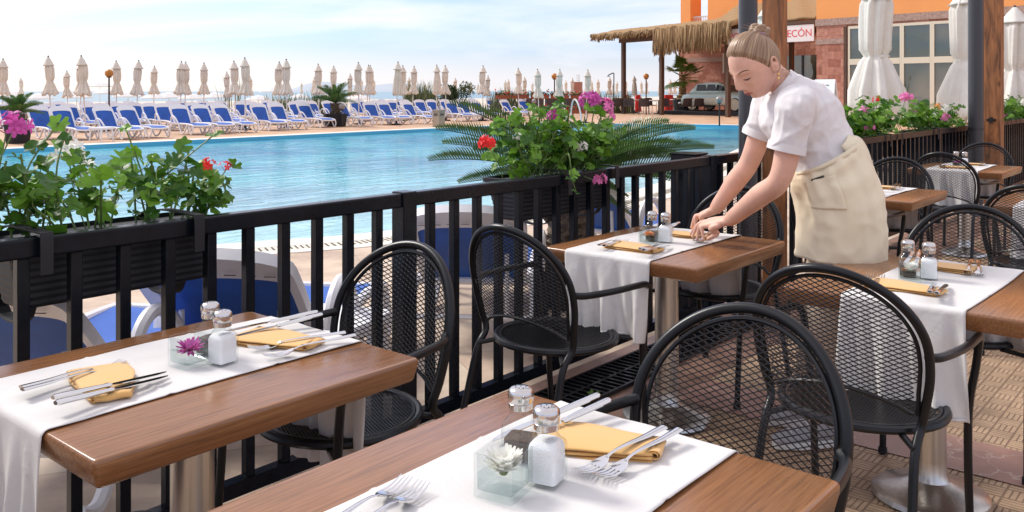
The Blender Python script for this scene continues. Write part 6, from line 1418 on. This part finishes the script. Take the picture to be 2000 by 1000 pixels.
# open the ends of the sleeves: remove the caps and the inside, then wrinkle
nm=[v.normal.copy() for v in me.vertices]
for v,n_ in zip(me.vertices,nm):
    p=v.co
    a=fold(p,.0065,6,1,(1,1,1.6))+fold(p,.0055,17,2,(1,1,.6))+.002*noise.noise(p*40)
    # stretched pleats running from armpit to waist
    q=(p-CHS); tt=q.dot(RT)*.8-q.z*.5; a+=.004*math.sin(tt*70+3*noise.noise(p*6))*g((p-X(1590,265,3.4)).length,.14)
    v.co=p+n_*(a-.003)
# cuffs, collar, placket, seams
for SH,EL in ((SHn,ELn),(SHf,ELf)):
    m=MB(); t=(EL-SH).normalized(); e=SH.lerp(EL,.60); a1=t.cross(FW).normalized(); a2=t.cross(a1); m.loft([ring(e-t*.028,a1,a2,.0735,.0735,32),ring(e+t*.004,a1,a2,.075,.075,32),ring(e+t*.006,a1,a2,.071,.071,32),ring(e-t*.01,a1,a2,.062,.062,32)],cap=False); m.build('sleeve_cuff',M['shirt'],person)
m=MB(); nd=(H2W(Vector((-.05,0,-.09)))-NB).normalized(); a1=nd.cross(TOW).normalized(); a2=nd.cross(a1); cc=NB+nd*.022
m.loft([ring(cc-nd*.022,a1,a2,.088,.095,40),ring(cc+nd*.015,a1,a2,.074,.074,40),ring(cc+nd*.058,a1,a2,.069,.067,40),ring(cc+nd*.060,a1,a2,.065,.063,40),ring(cc+nd*.0,a1,a2,.066,.066,40)],cap=False); m.build('collar',M['shirt'],person)
# apron skirt
ap=MB(); rings=[]
asec=[((1610,302),64,.130,(-.50,.86)),((1616,322),69,.142,(-.36,.93)),((1626,350),73,.155,(-.18,.98)),((1636,385),75,.166,(-.06,1)),((1641,420),75,.168,(0,1)),((1642,460),75,.166,(0,1)),((1643,503),76,.164,(.02,1))]
for (cx,cy),w_,sd,(ux,uy) in asec:
    c=X(cx,cy,3.50); axis=(RT*ux+UP*uy).normalized(); fr_=(RT*(-uy)+UP*ux).normalized(); rings.append((c,fr_,w_*3.5/FPX,sd))
m=MB(); allr=[]; n=96; K=9
for i in range(len(rings)-1):
    for k in range(K):
        q=k/K; A_,B_=rings[i],rings[i+1]; c=A_[0].lerp(B_[0],q); fr_=A_[1].lerp(B_[1],q).normalized(); allr.append((c,fr_,A_[2]*(1-q)+B_[2]*q,A_[3]*(1-q)+B_[3]*q))
allr.append(rings[-1]); R2=[]
for j,(c,fr_,ra,rb) in enumerate(allr):
    h=j/(len(allr)-1); rg=ring(c,fr_,TOW,ra,rb,n,2.1); o_=[]
    for k,p in enumerate(rg):
        a=2*PI*k/n; nn=(p-c).normalized(); am=.003*math.sin(9*a+2.5*h)+.006*h*math.sin(5*a+1+1.8*h)+.0018*math.sin(17*a-4*h)+fold(p,.005,20,9,(1,1,.35))
        am+=fold(p,.010,5,3,(1,1,.8))*(.3+.7*h)+fold(p,.005,11,5)
        am+=-.006*math.sin((h*26+ (a-1.2)*3.0))*g(a-1.75,.9)*g(h-.25,.25)
        o_.append(p+nn*(am+.004))
    R2.append(o_)
m.loft(R2,cap=False); apo=m.build('apron',M['apron'],person,True,0); solid(apo,.0022,0)
# waistband, tie flap and pocket with pen
m=MB(); rr0=allr[0]; rr1=allr[3]; m.loft([ring(rr0[0]+UP*.004,rr0[1],TOW,rr0[2]+.012,rr0[3]+.012,n,2.1),ring(rr1[0],rr1[1],TOW,rr1[2]+.012,rr1[3]+.012,n,2.1)],cap=False); solid(m.build('waistband',M['apron'],person,True,0),.003,0)
m=MB(); P=[X(1655,264,3.44),X(1678,268,3.43),X(1693,288,3.43),X(1703,318,3.43),X(1707,342,3.43)]; Q=[X(1642,286,3.39),X(1652,296,3.38),X(1664,314,3.37),X(1680,334,3.37),X(1698,352,3.39)]
P2=smooth_path(P,5); Q2=smooth_path(Q,5); m.grid(lambda u,v:P2[int(round(u*20))].lerp(Q2[int(round(u*20))],v)+TOW*.014*math.sin(PI*v),20,6); solid(m.build('apron_tie',M['apron'],person,True,0),.004,0)
def apron_pt(i,j,off):   # on the outer face
    c=allr[i][0]; p=R2[i][j]; return p+(p-c).normalized()*off
m=MB(); m.grid(lambda u,v: apron_pt(11+int(round(19*v)),9+int(round(12*u)),.0045+.004*math.sin(PI*v)),12,19); solid(m.build('pocket',M['apron'],person,True,0),.0025,0)
m=MB(); a_=X(1557,346,3.40)+TOW*0; m.tube([apron_pt(11,12,.007),apron_pt(10,17,.008)],.0035,8); m.build('pen',M['black_cap'],person)
# trousers
tr=MB(); 
for a,b,c in ((HPn,KNn,ANn),(HPf,KNf,ANf)): limb(tr,[a+UP*.05,a.lerp(b,.5),b,b.lerp(c,.5),c+UP*.05],[.066,.070,.064,.058,.052],8,24)
to=tr.build('tr_src',M['trouser'],None,True,0); tro=remesh(to,.007,6,.5,'trousers',person)
for v in tro.data.vertices: v.co=v.co+v.normal*(fold(v.co,.008,9,7,(1,1,1.5)))
# shoes
for AN in (ANn,ANf):
    m=MB(); d_=(-RT*.93-FW*.12).normalized(); s_=d_.cross(UP).normalized(); c0=Vector((AN.x,AN.y,0))
    rings=[]
    for x,hw,h0,h1 in ((-.085,.028,.03,.075),(-.075,.036,.02,.10),(-.04,.040,.02,.115),(.0,.041,.02,.11),(.05,.044,.02,.085),(.10,.049,.02,.068),(.145,.046,.02,.056),(.175,.034,.022,.045),(.188,.016,.026,.036)):
        c=c0+d_*x+UP*((h0+h1)/2+.012); rings.append(ring(c,s_,UP,hw,(h1-h0)/2,20,2.4))
    m.loft(rings); sho=m.build('shoe',M['shoe'],person,True,0)
    m=MB(); R_=[]
    for z,e in ((.012,-.004),(.016,.002),(.038,.003),(.042,-.002)):
        R_.append([c0+d_*x+s_*y+UP*z for x,y in [( .05+.138*math.cos(2*PI*k/32)+(.0),(.047+e)*math.sin(2*PI*k/32)*(1-.12*(math.cos(2*PI*k/32)<0))) for k in range(32)]])
    m.loft(R_); m.build('shoe_sole',M['sole'],person)
    m=MB()
    for k in range(5): c=c0+d_*(.03+.022*k)+UP*(.112-.009*k); m.tube([c-s_*.022,c+UP*.004,c+s_*.022],.003,6)
    m.build('laces',M['sole'],person)
